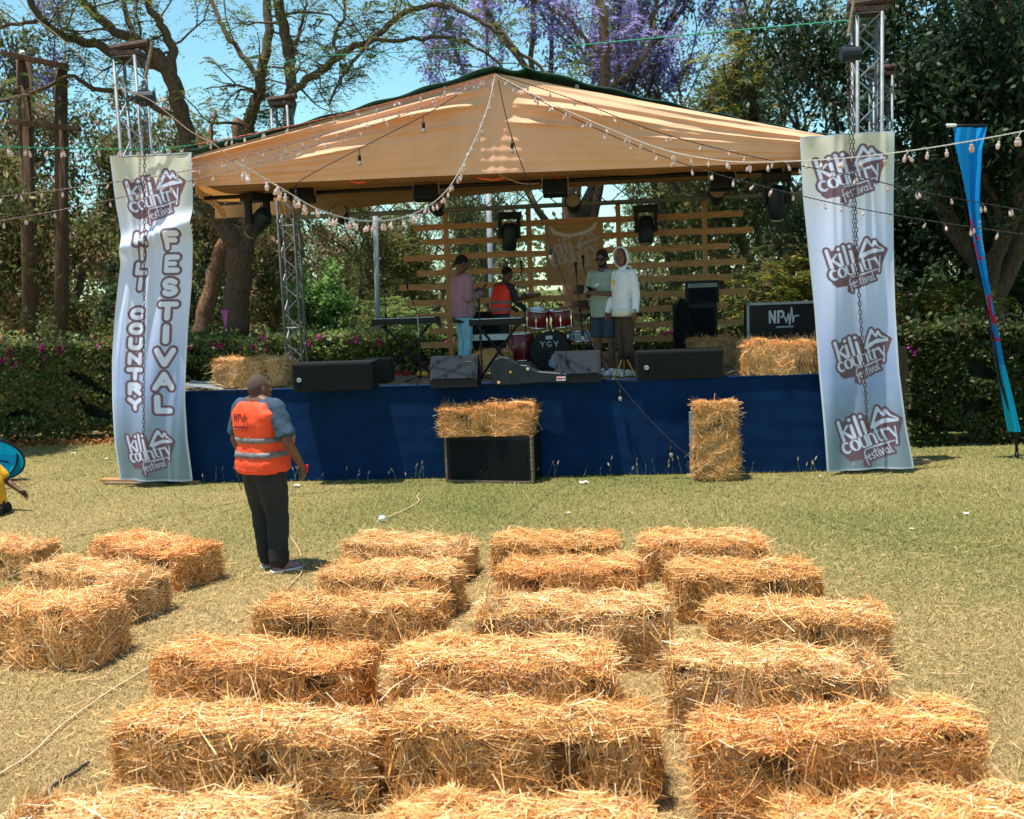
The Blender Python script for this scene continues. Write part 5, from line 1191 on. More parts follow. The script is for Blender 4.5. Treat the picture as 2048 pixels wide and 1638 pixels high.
for s, x in ((-1, -.20), (1, .19)):
    mb = MB(); Mx = Euler((R(8), R(-6 * s), 0)).to_matrix(); mb.lathe([(.165, 0), (.17, .005), (.17, .245), (.165, .25)], 28, (x, .02, .66), Mx); tm = mb.build('tom', M['drumred'], bd, True)
    mb = MB()
    for z in (.0, .25): mb.lathe([(.172, -.012), (.182, -.012), (.182, .014), (.172, .014)], 28, Vector((x, .02, .66)) + Mx @ Vector((0, 0, z)), Mx)
    mb.build('rim', M['chrome'], tm, True)
    mb = MB(); mb.lathe([(.165, 0), (.164, .004)], 28, Vector((x, .02, .66)) + Mx @ Vector((0, 0, .252)), Mx); mb.build('skin', M['white'], tm)
    for a in range(6):
        q = Vector((x, .02, .66)) + Mx @ Vector((.176 * math.cos(a * 1.047 + .5), .176 * math.sin(a * 1.047 + .5), .125)); mb = MB(); mb.box(q, (.022, .022, .06), None, .004); mb.cyl(q + Vector((0, 0, -.12)), q + Vector((0, 0, .12)), .004, n=5); mb.build('lug', M['chrome'], tm)
    mb = MB(); mb.cyl((s * .04, .02, .55), (s * .045, .02, .82), .013, n=8); mb.build('tom_post', M['chrome'], bd)
    mb = MB(); mb.tube([(s * .06, -.05, .93), (s * .04, -.05, 1.0), (s * .09, -.04, 1.04), (s * .16, 0, .97)], .012, 6); mb.build('clip_microphone', M['black'], bd)
def drum(name, label, x, y, z0, r_, h, m_, legs=True):
    r = thing(name, label, 'drum', dp + UF * x + NB * y, RZF)
    mb = MB(); mb.lathe([(r_ - .005, z0), (r_, z0 + .005), (r_, z0 + h - .005), (r_ - .005, z0 + h)], 28); mb.build('shell', M[m_], r, True)
    for z in (z0, z0 + h): mb = MB(); mb.lathe([(r_, z - .014), (r_ + .012, z - .014), (r_ + .012, z + .014), (r_, z + .014)], 28); mb.build('rim', M['chrome'], r, True)
    mb = MB(); mb.lathe([(r_ - .004, z0 + h + .001), (r_ - .005, z0 + h + .005)], 28); mb.build('skin', M['white'], r)
    for a in range(3): q = a * 2.094 - 1.3; mb = MB(); mb.cyl(((r_ + .02) * math.cos(q), (r_ + .02) * math.sin(q), 0), ((r_ + .02) * math.cos(q), (r_ + .02) * math.sin(q), z0 + h * .7), .008, n=6); mb.build('leg', M['chrome'], r)
    for a in range(6): q = a * 1.047 - 1.0; mb = MB(); mb.box(((r_ + .008) * math.cos(q), (r_ + .008) * math.sin(q), z0 + h / 2), (.02, .02, .05), (0, 0, q)); mb.build('lug', M['chrome'], r)
    return r
drum('floor_tom', 'maroon floor tom standing left of the bass drum', -.46, .05, .16, .20, .40, 'drumred')
drum('snare_drum', 'dark snare drum on a chrome stand left of the standing men', .43, .12, .42, .17, .15, 'greysteel')
def cymbal(label, x, y, z, r_, tilt):
    r = thing('cymbal', label, 'cymbal', dp + UF * x + NB * y, RZF); Mx = Euler((R(tilt[0]), R(tilt[1]), 0)).to_matrix()
    mb = MB(); mb.lathe([(r_, 0), (r_ * .6, .018), (.05, .03), (.03, .05), (.005, .055), (.005, .05), (.05, .026), (r_ * .6, .014), (r_ - .002, -.002)], 32, (0, 0, z), Mx); mb.build('bronze_disc', M['cymbal'], r, True)
    mb = MB(); mb.cyl((0, 0, .1), (0, 0, z + .09), .010, n=6); mb.build('stand', M['black'], r)
    for i in range(3): a = 2.1 * i + .3; mb = MB(); mb.cyl((0, 0, .25), (.24 * math.cos(a), .24 * math.sin(a), .01), .009, n=6); mb.build('leg', M['black'], r)
cymbal('large bronze cymbal tilted behind the vest man', -.42, .45, 1.10, .26, (14, -8))
cymbal('bronze hi-hat cymbal behind the snare drum', .55, .45, .88, .17, (4, 2))
p = on(1250, 757); tp = thing('small_tripod', 'small tripod with golden legs at the feet of the man in the white hoodie', 'tripod', (p.x, p.y, DK))
for a in (200, 340, 90):
    mb = MB(); mb.cyl((.03 * math.cos(R(a)), .03 * math.sin(R(a)), .26), (.16 * math.cos(R(a)), .12 * math.sin(R(a)), .0), .011, n=8); mb.build('leg', M['gold'], tp)
mb = MB(); mb.lathe([(.02, .24), (.09, .26), (.09, .285), (.02, .29)], 14); mb.build('head', M['black'], tp, True)

# ------------------------------------------------------------------ lamps on the trusses
def moving_head(label, top, rz, tilt, sc=1.0, dark='black'):
    r = thing('moving_head_lamp', label, 'stage lamp', top, rz, 'moving head lamps hung under the stage roof'); r.scale = (sc,) * 3
    mb = MB(); mb.box((0, 0, -.05), (.32, .22, .09), None, .015); mb.build('base', M[dark], r)
    for s in (-1, 1): mb = MB(); mb.box((s * .13, 0, -.22), (.05, .10, .28), None, .02); mb.build('yoke_arm', M[dark], r)
    Mx = Euler((R(tilt), 0, 0)).to_matrix(); mb = MB(); mb.lathe([(.05, -.20), (.095, -.17), (.105, -.02), (.10, .10), (.09, .16), (.06, .18)], 18, (0, 0, -.33), Mx); mb.build('head', M['navyshell'], r, True)
    mb = MB(); mb.lathe([(.075, 0), (.07, .01)], 18, Vector((0, 0, -.33)) + Mx @ Vector((0, 0, -.205)), Mx); mb.build('front_lens', M['lens'], r)
    mb = MB(); mb.cyl((-.08, 0, 0), (-.08, 0, .08), .02, n=8); mb.cyl((.08, 0, 0), (.08, 0, .08), .02, n=8); mb.build('clamp', M['greysteel'], r)
def hang(px, py, off, rear): return (RP if rear else FP)(px, py, off)
moving_head('moving head lamp at the left end of the front bar, tilted sideways', hang(513, 386, .95, False), .9, 55, 1.25)
moving_head('moving head lamp at the right end of the front bar next to the banner', hang(1553, 345, .95, False), -.3, 20, 1.2)
moving_head('black moving head lamp pointing straight down above the left of the burlap sign', hang(1017, 424, -1.05, True), .2, 5, 1.25)
moving_head('black moving head lamp right of the burlap sign', hang(1291, 410, -1.05, True), -.2, -12, 1.25)
def flood(label, px, py):
    c = FP(px, py, .92); r = thing('floodlight', label, 'stage lamp', c, RZF, 'box floodlights hung on the front bar')
    mb = MB(); mb.box((0, 0, -.10), (.34, .20, .20), (R(-14), 0, 0), .015); mb.build('housing', M['black'], r); mb = MB(); mb.box((0, -.095, -.13), (.29, .012, .13), (R(-14), 0, 0), .004); mb.build('lens_plate', M['blackmatte'], r)
    for s in (-1, 1): mb = MB(); mb.box((s * .18, 0, .0), (.012, .03, .22)); mb.build('bracket', M['greysteel'], r)
    mb = MB(); mb.cyl((.02, 0, .02), (.08, .02, .12), .012, n=6); mb.build('plug', M['orangesling'], r)
for lab, x, y in (('box floodlight on the front bar above the left truss tower', 605, 376), ('box floodlight on the front bar left of the roof centre', 852, 372), ('box floodlight on the front bar right of the roof centre', 1110, 363), ('box floodlight on the front bar left of the right moving head lamp', 1444, 350)): flood(lab, x, y)
def par(label, px, py, off=-1.12):
    c = RP(px, py, off); r = thing('par_lamp', label, 'stage lamp', c, RZR, 'round par lamps on the lighting truss'); Mx = Euler((R(62), 0, 0)).to_matrix()
    mb = MB(); mb.lathe([(.04, -.20), (.10, -.16), (.125, .0), (.135, .10), (.128, .11)], 20, (0, 0, 0), Mx); mb.build('can', M['navyshell'], r, True); mb = MB(); mb.lathe([(.122, 0), (.120, .008)], 20, Mx @ Vector((0, 0, .105)), Mx); mb.build('front_lens', M['lens'], r)
    mb = MB(); mb.tube([(-.14, 0, 0), (-.14, 0, .14), (.14, 0, .14), (.14, 0, 0)], .010, 6); mb.build('bracket', M['black'], r)
for lab, x, y in (('round par lamp on the lighting truss right of the string light swag', 874, 414), ('round par lamp above the burlap sign', 1147, 408), ('round par lamp at the right end of the lighting truss', 1434, 390), ('dark par lamp behind the string light swag', 682, 430), ): par(lab, x, y)
c = FP(528, 440, .95); mb = MB(); mb.box(c, (.17, .14, .16), (R(20), R(25), .4), .02); mb.cyl(c + Vector((-.03, 0, .06)), c + Vector((-.03, 0, .22)), .012, n=6); mb.cyl(c + Vector((.04, 0, .06)), c + Vector((.04, 0, .22)), .012, n=6); o = mb.build('spot_lamp', M['black']); tag(o, 'little black spot lamp under the left moving head', 'stage lamp')
# ------------------------------------------------------------------ people
def skin_over(o, voxel, smooth=6, thick=None):
    r = o.modifiers.new('remesh', 'REMESH'); r.mode = 'VOXEL'; r.voxel_size = voxel; r.use_smooth_shade = True
    s = o.modifiers.new('smooth', 'SMOOTH'); s.iterations = smooth; s.factor = .5
    return o
def wrinkle(o, amp, size, seed=0):
    t = bpy.data.textures.get('folds%.2f' % size) or bpy.data.textures.new('folds%.2f' % size, 'CLOUDS'); t.noise_scale = size
    d = o.modifiers.new('folds', 'DISPLACE'); d.texture = t; d.strength = amp; d.mid_level = .5; d.texture_coords = 'GLOBAL'; return o
def hand(mb, w, d, n, side, curl=.5, k=1.0):
    """palm, four bent fingers and a thumb from the wrist w along d; n points out of the back of the hand"""
    w, d, n = Vector(w), Vector(d).normalized(), Vector(n).normalized(); n = (n - d * n.dot(d)).normalized(); x = d.cross(n) * side
    for i in range(4): o = (i - 1.5) * .019 * k; mb.caps(w + x * o * .6, .017 * k, w + d * .085 * k + x * o, .012 * k, 8)
    for i, L in enumerate((.068, .078, .072, .056)):
        o = (i - 1.5) * .020 * k; a = w + d * .085 * k + x * o; d1 = (d * math.cos(curl) - n * math.sin(curl)).normalized(); d2 = (d * math.cos(curl * 2.1) - n * math.sin(curl * 2.1)).normalized()
        b = a + d1 * L * .55 * k; mb.caps(a, .0105 * k, b, .0095 * k, 8); mb.caps(b, .0095 * k, b + d2 * L * .5 * k, .0075 * k, 8)
    a = w + d * .02 * k - x * .030 * k; b = a + (d * .7 - x * .6 - n * .35).normalized() * .045 * k; mb.caps(a, .014 * k, b, .011 * k, 8); mb.caps(b, .011 * k, b + (d * .9 - x * .1 - n * .4).normalized() * .035 * k, .009 * k, 8)
def person(label, loc, rz, H=1.75, wide=1.0, deep=1.0, belly=0.0, yaw=0.0, nod=0.0, arms=None, skin='skin', hair='hair', hair_s=1.0, top='navytee', sleeve=.5, top_z=.90, top_fit=.018,
           legs='trouser', leg_len=1.0, baggy=1.0, feet='pinkshoe', feet_yaw=0.0, vest=None, sit=False, lean=0.0, hood=None, stance=.085, face=True, legm=None, hd=0.0):
    k = H / 1.75; r = thing('person', label, 'person', loc, rz); r.scale = (k, k, k)
    sh = .185 * wide; HP = .92 if not sit else .0
    def ly(p):
        p = Vector(p); z = p.z - .95
        return Vector((p.x, p.y + (lean * z * (1 + .25 * z) if z > 0 else 0), p.z - (abs(lean) * .18 * z if z > 0 else 0)))
    hy = Matrix.Rotation(yaw, 3, 'Z') @ Matrix.Rotation(nod, 3, 'X'); hc = ly((0, .02, 1.64 - hd))
    def hp(x, y, z): return hc + hy @ Vector((x, y, z))
    body = MB()
    # head with brow, nose, lips, chin and ears
    eu = hy.to_euler()
    body.ball(hc + hy @ Vector((0, -.008, .015)), (.076, .094, .102), 16, 12, eu); body.ball(hp(0, .030, -.055), (.056, .058, .066), 14, 10, eu); body.ball(hp(0, .058, -.088), (.026, .024, .022), 10, 8, eu)
    body.caps(hp(0, .088, .018), .010, hp(0, .104, -.022), .015, 8); body.caps(hp(-.016, .096, -.026), .009, hp(.016, .096, -.026), .009, 8)
    body.caps(hp(-.045, .078, .030), .012, hp(.045, .078, .030), .012, 8)
    body.caps(hp(-.020, .086, -.054), .0085, hp(.020, .086, -.054), .0085, 8); body.caps(hp(-.017, .085, -.066), .009, hp(.017, .085, -.066), .009, 8)
    for s in (-1, 1): body.ball(hp(s * .078, -.008, -.008), (.010, .022, .034), 10, 8, eu); body.ball(hp(s * .046, .062, -.022), (.022, .022, .020), 8, 6, eu)
    nb_ = ly((0, -.015, 1.44)); body.caps(nb_, (.066 + hd * .16), hc + hy @ Vector((0, -.022, -.075)), (.056 + hd * .17), 14)
    def rings(f, z0, z1=1.47, hipx=1.0):
        prof = [(.80, .135, .10, 0), (.88, .165, .118, 0), (.95, .168, .122, .0), (1.03, .155, .115, .2), (1.10, .152, .115, .5), (1.18, .160, .118, .35), (1.28, .172, .118, .1), (1.36, .178, .108, 0), (1.42, .165, .092, 0), (1.455, .115, .078, 0), (1.475, .075, .066, 0)]
        out = []
        for (z, rx, ry, b) in prof:
            if z < z0 - .001 or z > z1: continue
            p = ly((0, belly * b * 1.2 - .004, z)); out.append((p.x, p.y, p.z, (rx * wide + f), (ry * deep + belly * b * .7 + f)))
        return out
    body.loft(rings(-.02, .88))
    arms = arms or {}
    for s in (-1, 1):
        e, w, hd, hn, curl = arms.get(s, ((s * .27, -.02, 1.14), (s * .27, .06, .90), (0, .1, -1), (s, 0, 0), .5))
        S_ = ly((s * sh, -.005, 1.405)); e, w = ly(e), ly(w)
        body.caps(S_, .050 * (1 + .6 * (wide - 1)), e, .041 * (1 + .6 * (wide - 1)), 12); body.caps(e, .042 * (1 + .5 * (wide - 1)), lerp(e, w, .35), .041 * (1 + .5 * (wide - 1)), 12); body.caps(lerp(e, w, .35), .041 * (1 + .5 * (wide - 1)), w, .027, 12)
        hand(body, w, hd, hn, s, curl)
    for s in (-1, 1): body.caps(ly((s * .04, -.02, 1.465)), .052, ly((s * sh * .8, -.01, 1.415)), .052, 12)
    # legs
    fz = .05; L_ = []
    for s in (-1, 1):
        if sit: A_, K_, N_ = Vector((s * .10, .0, .80)), Vector((s * .14, .42, .82)), Vector((s * .14, .40, .42))
        else:
            A_, K_, N_ = Vector((s * stance, 0, .88)), Vector((s * (stance + .012), .015, .49)), Vector((s * (stance + .010), -.025, .085))
        if legm and s in legm: K_, N_ = Vector(legm[s][0]), Vector(legm[s][1])
        L_.append((s, A_, K_, N_)); body.caps(A_, .080, K_, .053, 12); body.caps(K_, .054, lerp(K_, N_, .4), .052, 12); body.caps(lerp(K_, N_, .4), .052, N_, .036, 12)
        fy = Matrix.Rotation(feet_yaw, 3, 'Z'); body.caps(N_ + Vector((0, -.02, -.035)), .035, N_ + fy @ Vector((0, .13, -.05)), .026, 10)
    o = body.build('body', M[skin], r); skin_over(o, .0085, 5)
    # eyes
    if face:
        for s in (-1, 1): mb = MB(); mb.ball(hp(s * .032, .076, .012), .0100, 8, 6); mb.build('eye', M['eye'], r, True)
    if hair:
        mb = MB(); mb.ball(hp(0, -.020, .034), (.080 * hair_s, .094 * hair_s, .090 * hair_s), 18, 12, eu) if hair != 'greyhair' else mb.ball(hp(0, -.0155, .018), (.0785, .0935, .1035), 20, 14, eu); o = mb.build('hair', M[hair], r); skin_over(o, .009, 2)
        if hair == 'hair': wrinkle(o, .004, .02)
    # shirt
    mb = MB(); rr = rings(top_fit, top_z)
    if rr[0][2] > top_z: z = top_z; rr = [(rr[0][0], rr[0][1], z, rr[0][3] * 1.0, rr[0][4])] + rr
    mb.loft(rr)
    for s in (-1, 1):
        e, w, hd, hn, curl = arms.get(s, ((s * .27, -.02, 1.14), (s * .27, .06, .90), (0, .1, -1), (s, 0, 0), .5)); S_ = ly((s * sh, -.005, 1.405)); e, w = ly(e), ly(w); a1 = .062 * (1 + .5 * (wide - 1)) + top_fit * .4
        mb.caps(ly((s * sh * .35, -.012, 1.43)), .058 + top_fit * .3, S_, a1 * .96, 14)
        if sleeve <= 1: mb.tube([S_, lerp(S_, e, sleeve * .5), lerp(S_, e, sleeve)], [a1, a1, a1 * 1.02], 16)
        else: mb.caps(S_, a1, e, a1 * .88, 14); mb.caps(e, a1 * .88, lerp(e, w, .92), .044 + top_fit * .3, 14)
    o = mb.build('shirt' if not hood else 'hoodie', M[top], r); skin_over(o, .011, 5); wrinkle(o, .022, .09)
    # trousers or shorts
    if legs:
        mb = MB(); q = rings(top_fit * .6, .80, 1.0); mb.loft(q) if not sit else mb.ball((0, 0, .86), (.18 * wide, .15, .13))
        for s, A_, K_, N_ in L_:
            ra_, rk, rn = .100 * wide ** .8 * baggy, .072 * baggy, (.058 if baggy < 1.3 else .068) * baggy
            mb.caps(A_ + Vector((0, 0, -.02)), ra_, lerp(A_, K_, .5), (ra_ + rk) * .52, 14)
            if leg_len >= 1: mb.caps(lerp(A_, K_, .5), (ra_ + rk) * .52, K_, rk, 14); mb.caps(K_, rk, N_ + Vector((0, 0, .02)), rn, 14)
            else: mb.tube([lerp(A_, K_, .45), K_ + Vector((0, 0, .04))], [(ra_ + rk) * .53, rk * 1.28], 16)
        o = mb.build('trousers' if leg_len >= 1 else 'shorts', M[legs], r); skin_over(o, .012, 5); wrinkle(o, .026, .11)
    if feet:
        for s, A_, K_, N_ in L_:
            fy = Matrix.Rotation(feet_yaw, 3, 'Z'); mb = MB(); mb.caps(N_ + Vector((0, -.02, -.028)), .046, N_ + fy @ Vector((0, .07, -.035)), .044, 12); mb.caps(N_ + fy @ Vector((0, .07, -.04)), .043, N_ + fy @ Vector((0, .155, -.05)), .034, 12)
            o = mb.build('shoe', M[feet], r); skin_over(o, .009, 3)
            mb = MB(); c = N_ + fy @ Vector((0, .06, -.072)); mb.box(c, (.085, .26, .022), Euler((0, 0, feet_yaw)).to_matrix(), .008); mb.build('shoe_sole', M['white'], r)
    if vest:
        mb = MB(); rr = rings(top_fit + .016, .80 if belly > .05 else .90, 1.37); rr = [(a, b, max(c, .855), d, e) for (a, b, c, d, e) in rr]; rr += [(a, b, c, d * .86, e) for (a, b, c, d, e) in rings(top_fit + .018, 1.40, 1.43)]; q = rings(top_fit + .016, 1.44, 1.46); rr += [(a, b, c, d * .93, e) for (a, b, c, d, e) in q]
        mb.loft(rr, 24, 2.7); o = mb.build('vest', M[vest], r); skin_over(o, .010, 4); wrinkle(o, .018, .10)
        for z in (1.02, 1.14):
            rr = [(a, b, c, d, e) for (a, b, c, d, e) in rings(top_fit + .0245, .9)]
            def at(zz):
                for i in range(len(rr) - 1):
                    if rr[i][2] <= zz <= rr[i + 1][2]: t = (zz - rr[i][2]) / (rr[i + 1][2] - rr[i][2]); return tuple(rr[i][j] + (rr[i + 1][j] - rr[i][j]) * t for j in range(5))
                return rr[0]
            mb = MB(); a, b = at(z - .022), at(z + .022); mb.loft([a, b], 40, 2.7); mb.build('reflective_band', M['reflect'], r, True)
    r['_k'] = k
    return r, hp, hy, ly, arms
# the man on the lawn
MAN = G(540, 1141)
m1, hp, hy, ly, _a = person('heavy man in an orange reflective vest standing on the lawn with his back turned', (MAN.x, MAN.y, 0), R(-34), 1.91, 1.13, 1.20, .10, R(-14), R(3),
    {1: ((.345, -.03, 1.12), (.325, .13, .90), (.05, .12, -1), (.9, .3, 0), .75), -1: ((-.305, -.01, 1.12), (-.29, .08, .89), (0, .15, -1), (-1, 0, 0), .5)},
    'skinlight', 'greyhair', 1.02, 'navytee', .84, .87, .030, 'trouser', 1.0, 1.31, 'pinkshoe', R(-24), 'orange', stance=.068, legm={1: ((.105, .03, .49), (.115, .0, .085)), -1: ((-.10, .05, .49), (-.085, .07, .085))}, hd=.085)
del m1['_k']
mb = MB(); mb.caps((0, 0, 0), .013, (0, 0, .07), .013, 8); o = mb.build('red_lighter', M['red']); q = m1.matrix_basis @ Vector((.315, .185, .845)); o.location = q; o.rotation_euler = (.5, .3, 0); tag(o, 'small red object held in the right hand of the vest man', 'lighter')
# print on the back of the vest
mb = MB(); nrlogo(mb, Vector((-.005, -.205, 1.30)), Vector((1, .06, 0)).normalized(), Vector((0, .12, 1)).normalized(), Vector((.0, -1, .1)).normalized(), .16)
mb.box((-.005, -.212, 1.258), (.16, .002, .012)); w_, L = word('+255717 027 242', UP, .8); ribbon(mb, xf(w_, .165 / L, .018, -.0875, 0, 0, .012), Vector((0, -.2125, 1.226)), Vector((1, 0, 0)), Vector((0, 0, 1)), Vector((0, -1, 0)))
mb.build('vest_print', M['logodark'], m1)
mb = MB(); mb.box((-.245, -.03, .86), (.05, .06, .10), None, .012); mb.tube([(-.245, -.04, .82), (-.25, -.05, .74), (-.243, -.04, .68), (-.24, -.03, .74)], .004, 5); o = mb.build('belt_pouch', M['black'], m1)

def checked():
    m_ = mat('checked pink shirt', (.20, .10, .125), .9, .12, 8, .2, 18); t = m_.node_tree; b = t.nodes['Principled BSDF']; src = b.inputs['Base Color'].links[0].from_socket
    co = t.nodes['Texture Coordinate'].outputs['Object']; mx = t.nodes.new('ShaderNodeMix'); mx.data_type = 'RGBA'; mx.blend_type = 'MULTIPLY'; fac = None
    for dr_ in ('X', 'Z'):
        w = t.nodes.new('ShaderNodeTexWave'); w.wave_type = 'BANDS'; w.bands_direction = dr_; w.inputs['Scale'].default_value = 14; t.links.new(co, w.inputs['Vector'])
        if fac is None: fac = w.outputs['Fac']
        else: mt = t.nodes.new('ShaderNodeMath'); mt.operation = 'MAXIMUM'; t.links.new(fac, mt.inputs[0]); t.links.new(w.outputs['Fac'], mt.inputs[1]); fac = mt.outputs[0]
    t.links.new(fac, mx.inputs[0]); t.links.new(src, mx.inputs[6]); mx.inputs[7].default_value = (1.9, 2.0, 2.0, 1); t.links.new(mx.outputs[2], b.inputs['Base Color']); return m_
M['checked'] = checked()
p = D(932, 748)
m2, hp, hy, ly, _a = person('man in a pink checked shirt and light blue jeans looking at his phone on stage', (p.x, p.y, DK), R(-60), 1.76, 1.10, 1.08, 0, R(-8), R(-14),
    {1: ((.235, -.03, 1.13), (.11, .25, 1.19), (-.5, .7, .35), (.7, .5, .2), .8), -1: ((-.235, -.02, 1.13), (-.08, .27, 1.20), (.5, .7, .3), (-.7, .5, .2), .8)},
    'skin', 'hair', 1.06, 'checked', 1.5, .84, .030, 'jeans', 1.0, .98, 'white', 0, stance=.075)
o = MB().box((0, 0, 0), (.075, .010, .15), None, .004).build('phone', M['black']); o.location = m2.matrix_basis @ Vector((.01, .36, 1.27)); o.rotation_euler = (R(-40), 0, R(-68)); tag(o, 'black phone held by the man in the checked shirt', 'phone')
mb = MB(); mb.loft([(-.02, -.02, .76, .17, .12), (-.02, -.02, .845, .165, .118)]); mb.build('shirt_tail', M['black'], m2)
p = D(1004, 742)
m3, hp, hy, ly, _a = person('man in a red orange vest and dark shirt leaning over towards the drums', (p.x, p.y + .15, DK), R(-52), 1.60, 1.02, 1.02, 0, R(-12), R(-10),
    {1: ((.24, .12, 1.16), (.26, .34, 1.00), (.1, .8, -.5), (.8, 0, .3), .4), -1: ((-.24, .10, 1.16), (-.16, .34, 1.04), (.2, .8, -.3), (-.7, .2, .3), .4)},
    'skin', 'hair', 1.04, 'darktee', 1.5, .86, .018, 'trouser', 1.0, 1.0, 'black', 0, 'redvest', lean=.22)
p = D(1212, 751)
m4, hp, hy, ly, _a = person('bearded man in a sage tee, navy shorts and sunglasses, looking at a phone', (p.x, p.y, DK), R(140), 1.72, 1.06, 1.05, .02, R(14), R(-16),
    {1: ((.27, .0, 1.13), (.09, .25, 1.17), (-.8, .35, .2), (.4, .8, .2), .9), -1: ((-.27, .0, 1.13), (-.08, .26, 1.16), (.8, .35, .2), (-.4, .8, .2), .9)},
    'skin', 'hair', 1.05, 'greentee', .92, .82, .030, 'shorts', .6, 1.15, 'white', 0, stance=.10)
mb = MB(); mb.ball(hp(0, .040, -.085), (.058, .056, .046), 12, 8, hy.to_euler()); mb.ball(hp(0, .02, -.06), (.066, .05, .05), 12, 8, hy.to_euler()); o = mb.build('beard', M['hair'], m4); skin_over(o, .009, 2)
mb = MB()
for s in (-1, 1): mb.ball(hp(s * .034, .098, .014), (.030, .008, .021), 12, 8, hy.to_euler()); mb.caps(hp(s * .064, .094, .018), .004, hp(s * .080, .0, .014), .004, 6)
mb.caps(hp(-.01, .104, .018), .004, hp(.01, .104, .018), .004, 6); mb.build('sunglasses', M['black'], m4, True)
o = MB().box((0, 0, 0), (.075, .010, .15), None, .004).build('phone', M['black']); o.location = m4.matrix_basis @ Vector((.0, .31, 1.21)); o.rotation_euler = (R(-55), 0, R(140)); tag(o, 'dark phone held by the bearded man in the sage tee', 'phone')
mb = MB(); mb.box((.0, .156, 1.28), (.075, .004, .014), (0, R(14), 0)); mb.box((.012, .157, 1.268), (.05, .004, .012), (0, R(-18), 0)); mb.build('chest_print', M['white'], m4)
p = D(1252, 753)
m5, hp, hy, ly, _a = person('man in a white hooded sweatshirt, hood up, and brown trousers', (p.x, p.y - .02, DK), R(122), 1.72, .94, 1.0, .02, R(28), R(-4),
    {1: ((.22, .03, 1.13), (.215, .12, .90), (-.1, .2, -1), (.9, 0, 0), .5), -1: ((-.235, -.02, 1.14), (-.275, .03, .89), (.05, .1, -1), (-1, 0, 0), .55)},
    'skinlight', None, 1, 'hoodie', 1.5, .92, .022, 'brownpant', 1.0, 1.0, 'white', 0, hood=True, stance=.07)
mb = MB(); eu = hy.to_euler(); n_ = 9; rg2 = []
# hood: thick shell round the face opening, open in front
prof = []
for i in range(14):
    th = math.pi * (i / 13); prof.append(th)
vv = []; ff = []; m_ = 18
for i in range(12):
    u_ = i / 11; yy = .062 - .175 * u_; rr_ = .112 * math.sqrt(max(.04, 1 - (max(0, u_ - .25) / .80) ** 2))
    for k_ in range(m_):
        a = 2 * math.pi * k_ / m_; vv.append(hp(rr_ * .90 * math.cos(a), yy + (.02 if math.sin(a) > 0 else -.01), .002 + rr_ * 1.22 * math.sin(a)))
for i in range(11):
    for k_ in range(m_): a, b = i * m_ + k_, i * m_ + (k_ + 1) % m_; ff.append((a, b, b + m_, a + m_))
ff.append(tuple(11 * m_ + q for q in range(m_)))
mb.add(vv, ff); o = mb.build('hood', M['hoodie'], m5, True); s_ = o.modifiers.new('thick', 'SOLIDIFY'); s_.thickness = .014; s_.offset = 1; s_ = o.modifiers.new('sub', 'SUBSURF'); s_.levels = 1; s_.render_levels = 1
mb = MB(); mb.loft([(0, -.02, 1.41, .12, .10), (0, -.03, 1.47, .092, .095), (0, -.035, 1.52, .07, .075)], 18); o = mb.build('hood_collar', M['hoodie'], m5); skin_over(o, .011, 4)
mb = MB(); mb.caps((-.274, .025, .925), .036, (-.275, .03, .90), .036, 10); o = mb.build('watch_strap', M['black'], m5, True); mb = MB(); mb.box((-.300, .058, .912), (.04, .02, .04), (0, 0, .6), .004); mb.build('watch_face', M['teal'], m5)
mb = MB(); mb.box((.03, .172, 1.30), (.045, .004, .075), (0, R(12), .1)); mb.build('chest_print', M['gold'], m5)
for x in (-.03, .045): mb = MB(); mb.tube([(x, .125, 1.44), (x * 1.1, .160, 1.34), (x * 1.2, .172, 1.24)], .004, 5); mb.build('drawstring', M['white'], m5)
mb = MB(); mb.loft([(0, 0.01, .83, .178, .145), (0, .01, .935, .182, .15)], 20); mb.build('undershirt', M['cream'], m5, True)
for m_ in (m2, m3, m4, m5): del m_['_k']
# two people sitting behind the stage, only heads and shoulders above the deck
for (px, col_, lab, rz) in ((797, 'red', 'person in a red top sitting behind the stage below the keyboard', 40), (848, 'yellow', 'person in a yellow top sitting behind the stage next to the one in red', -60)):
    c = P(px, 740, 17.6); q, *_ = person(lab, (c.x, c.y, -.10), R(rz), 1.55, 1.0, 1.0, .02, 0, R(-20), None, 'skin', 'hair', 1.04, col_, .9, .86, .02, 'trouser', 1.0, 1.0, 'black', 0, sit=True); del q['_k']
    mb = MB(); mb.box((0, 0, .33), (.42, .42, .66), None, .02); o = mb.build('wooden_crate', M['oldwood']); o.location = (c.x, c.y, 0.002); tag(o, 'crate under the person in the %s top behind the stage' % col_, 'crate')
# someone in yellow bending at the left edge
c = G(-12, 1030)
q, *_ = person('person in a yellow shirt crouching at the left edge, hand near the grass', (c.x, c.y, -.70), R(-90), 1.70, 1.0, 1.0, .03, 0, R(-30), {1: ((.25, -.07, 1.12), (.22, -.02, .90), (0, .3, -.9), (1, 0, .2), .6), -1: ((-.25, .10, 1.12), (-.18, .28, .98), (0, .8, -.6), (-1, 0, .2), .6)},
    'skin', 'hair', 1.04, 'yellow', .9, .80, .03, 'trouser', 1.0, 1.1, 'black', 0, sit=True, lean=-.15, legm={1: ((.12, .10, .80), (.10, -.28, .79)), -1: ((-.12, .10, .80), (-.10, -.28, .79))}); del q['_k']

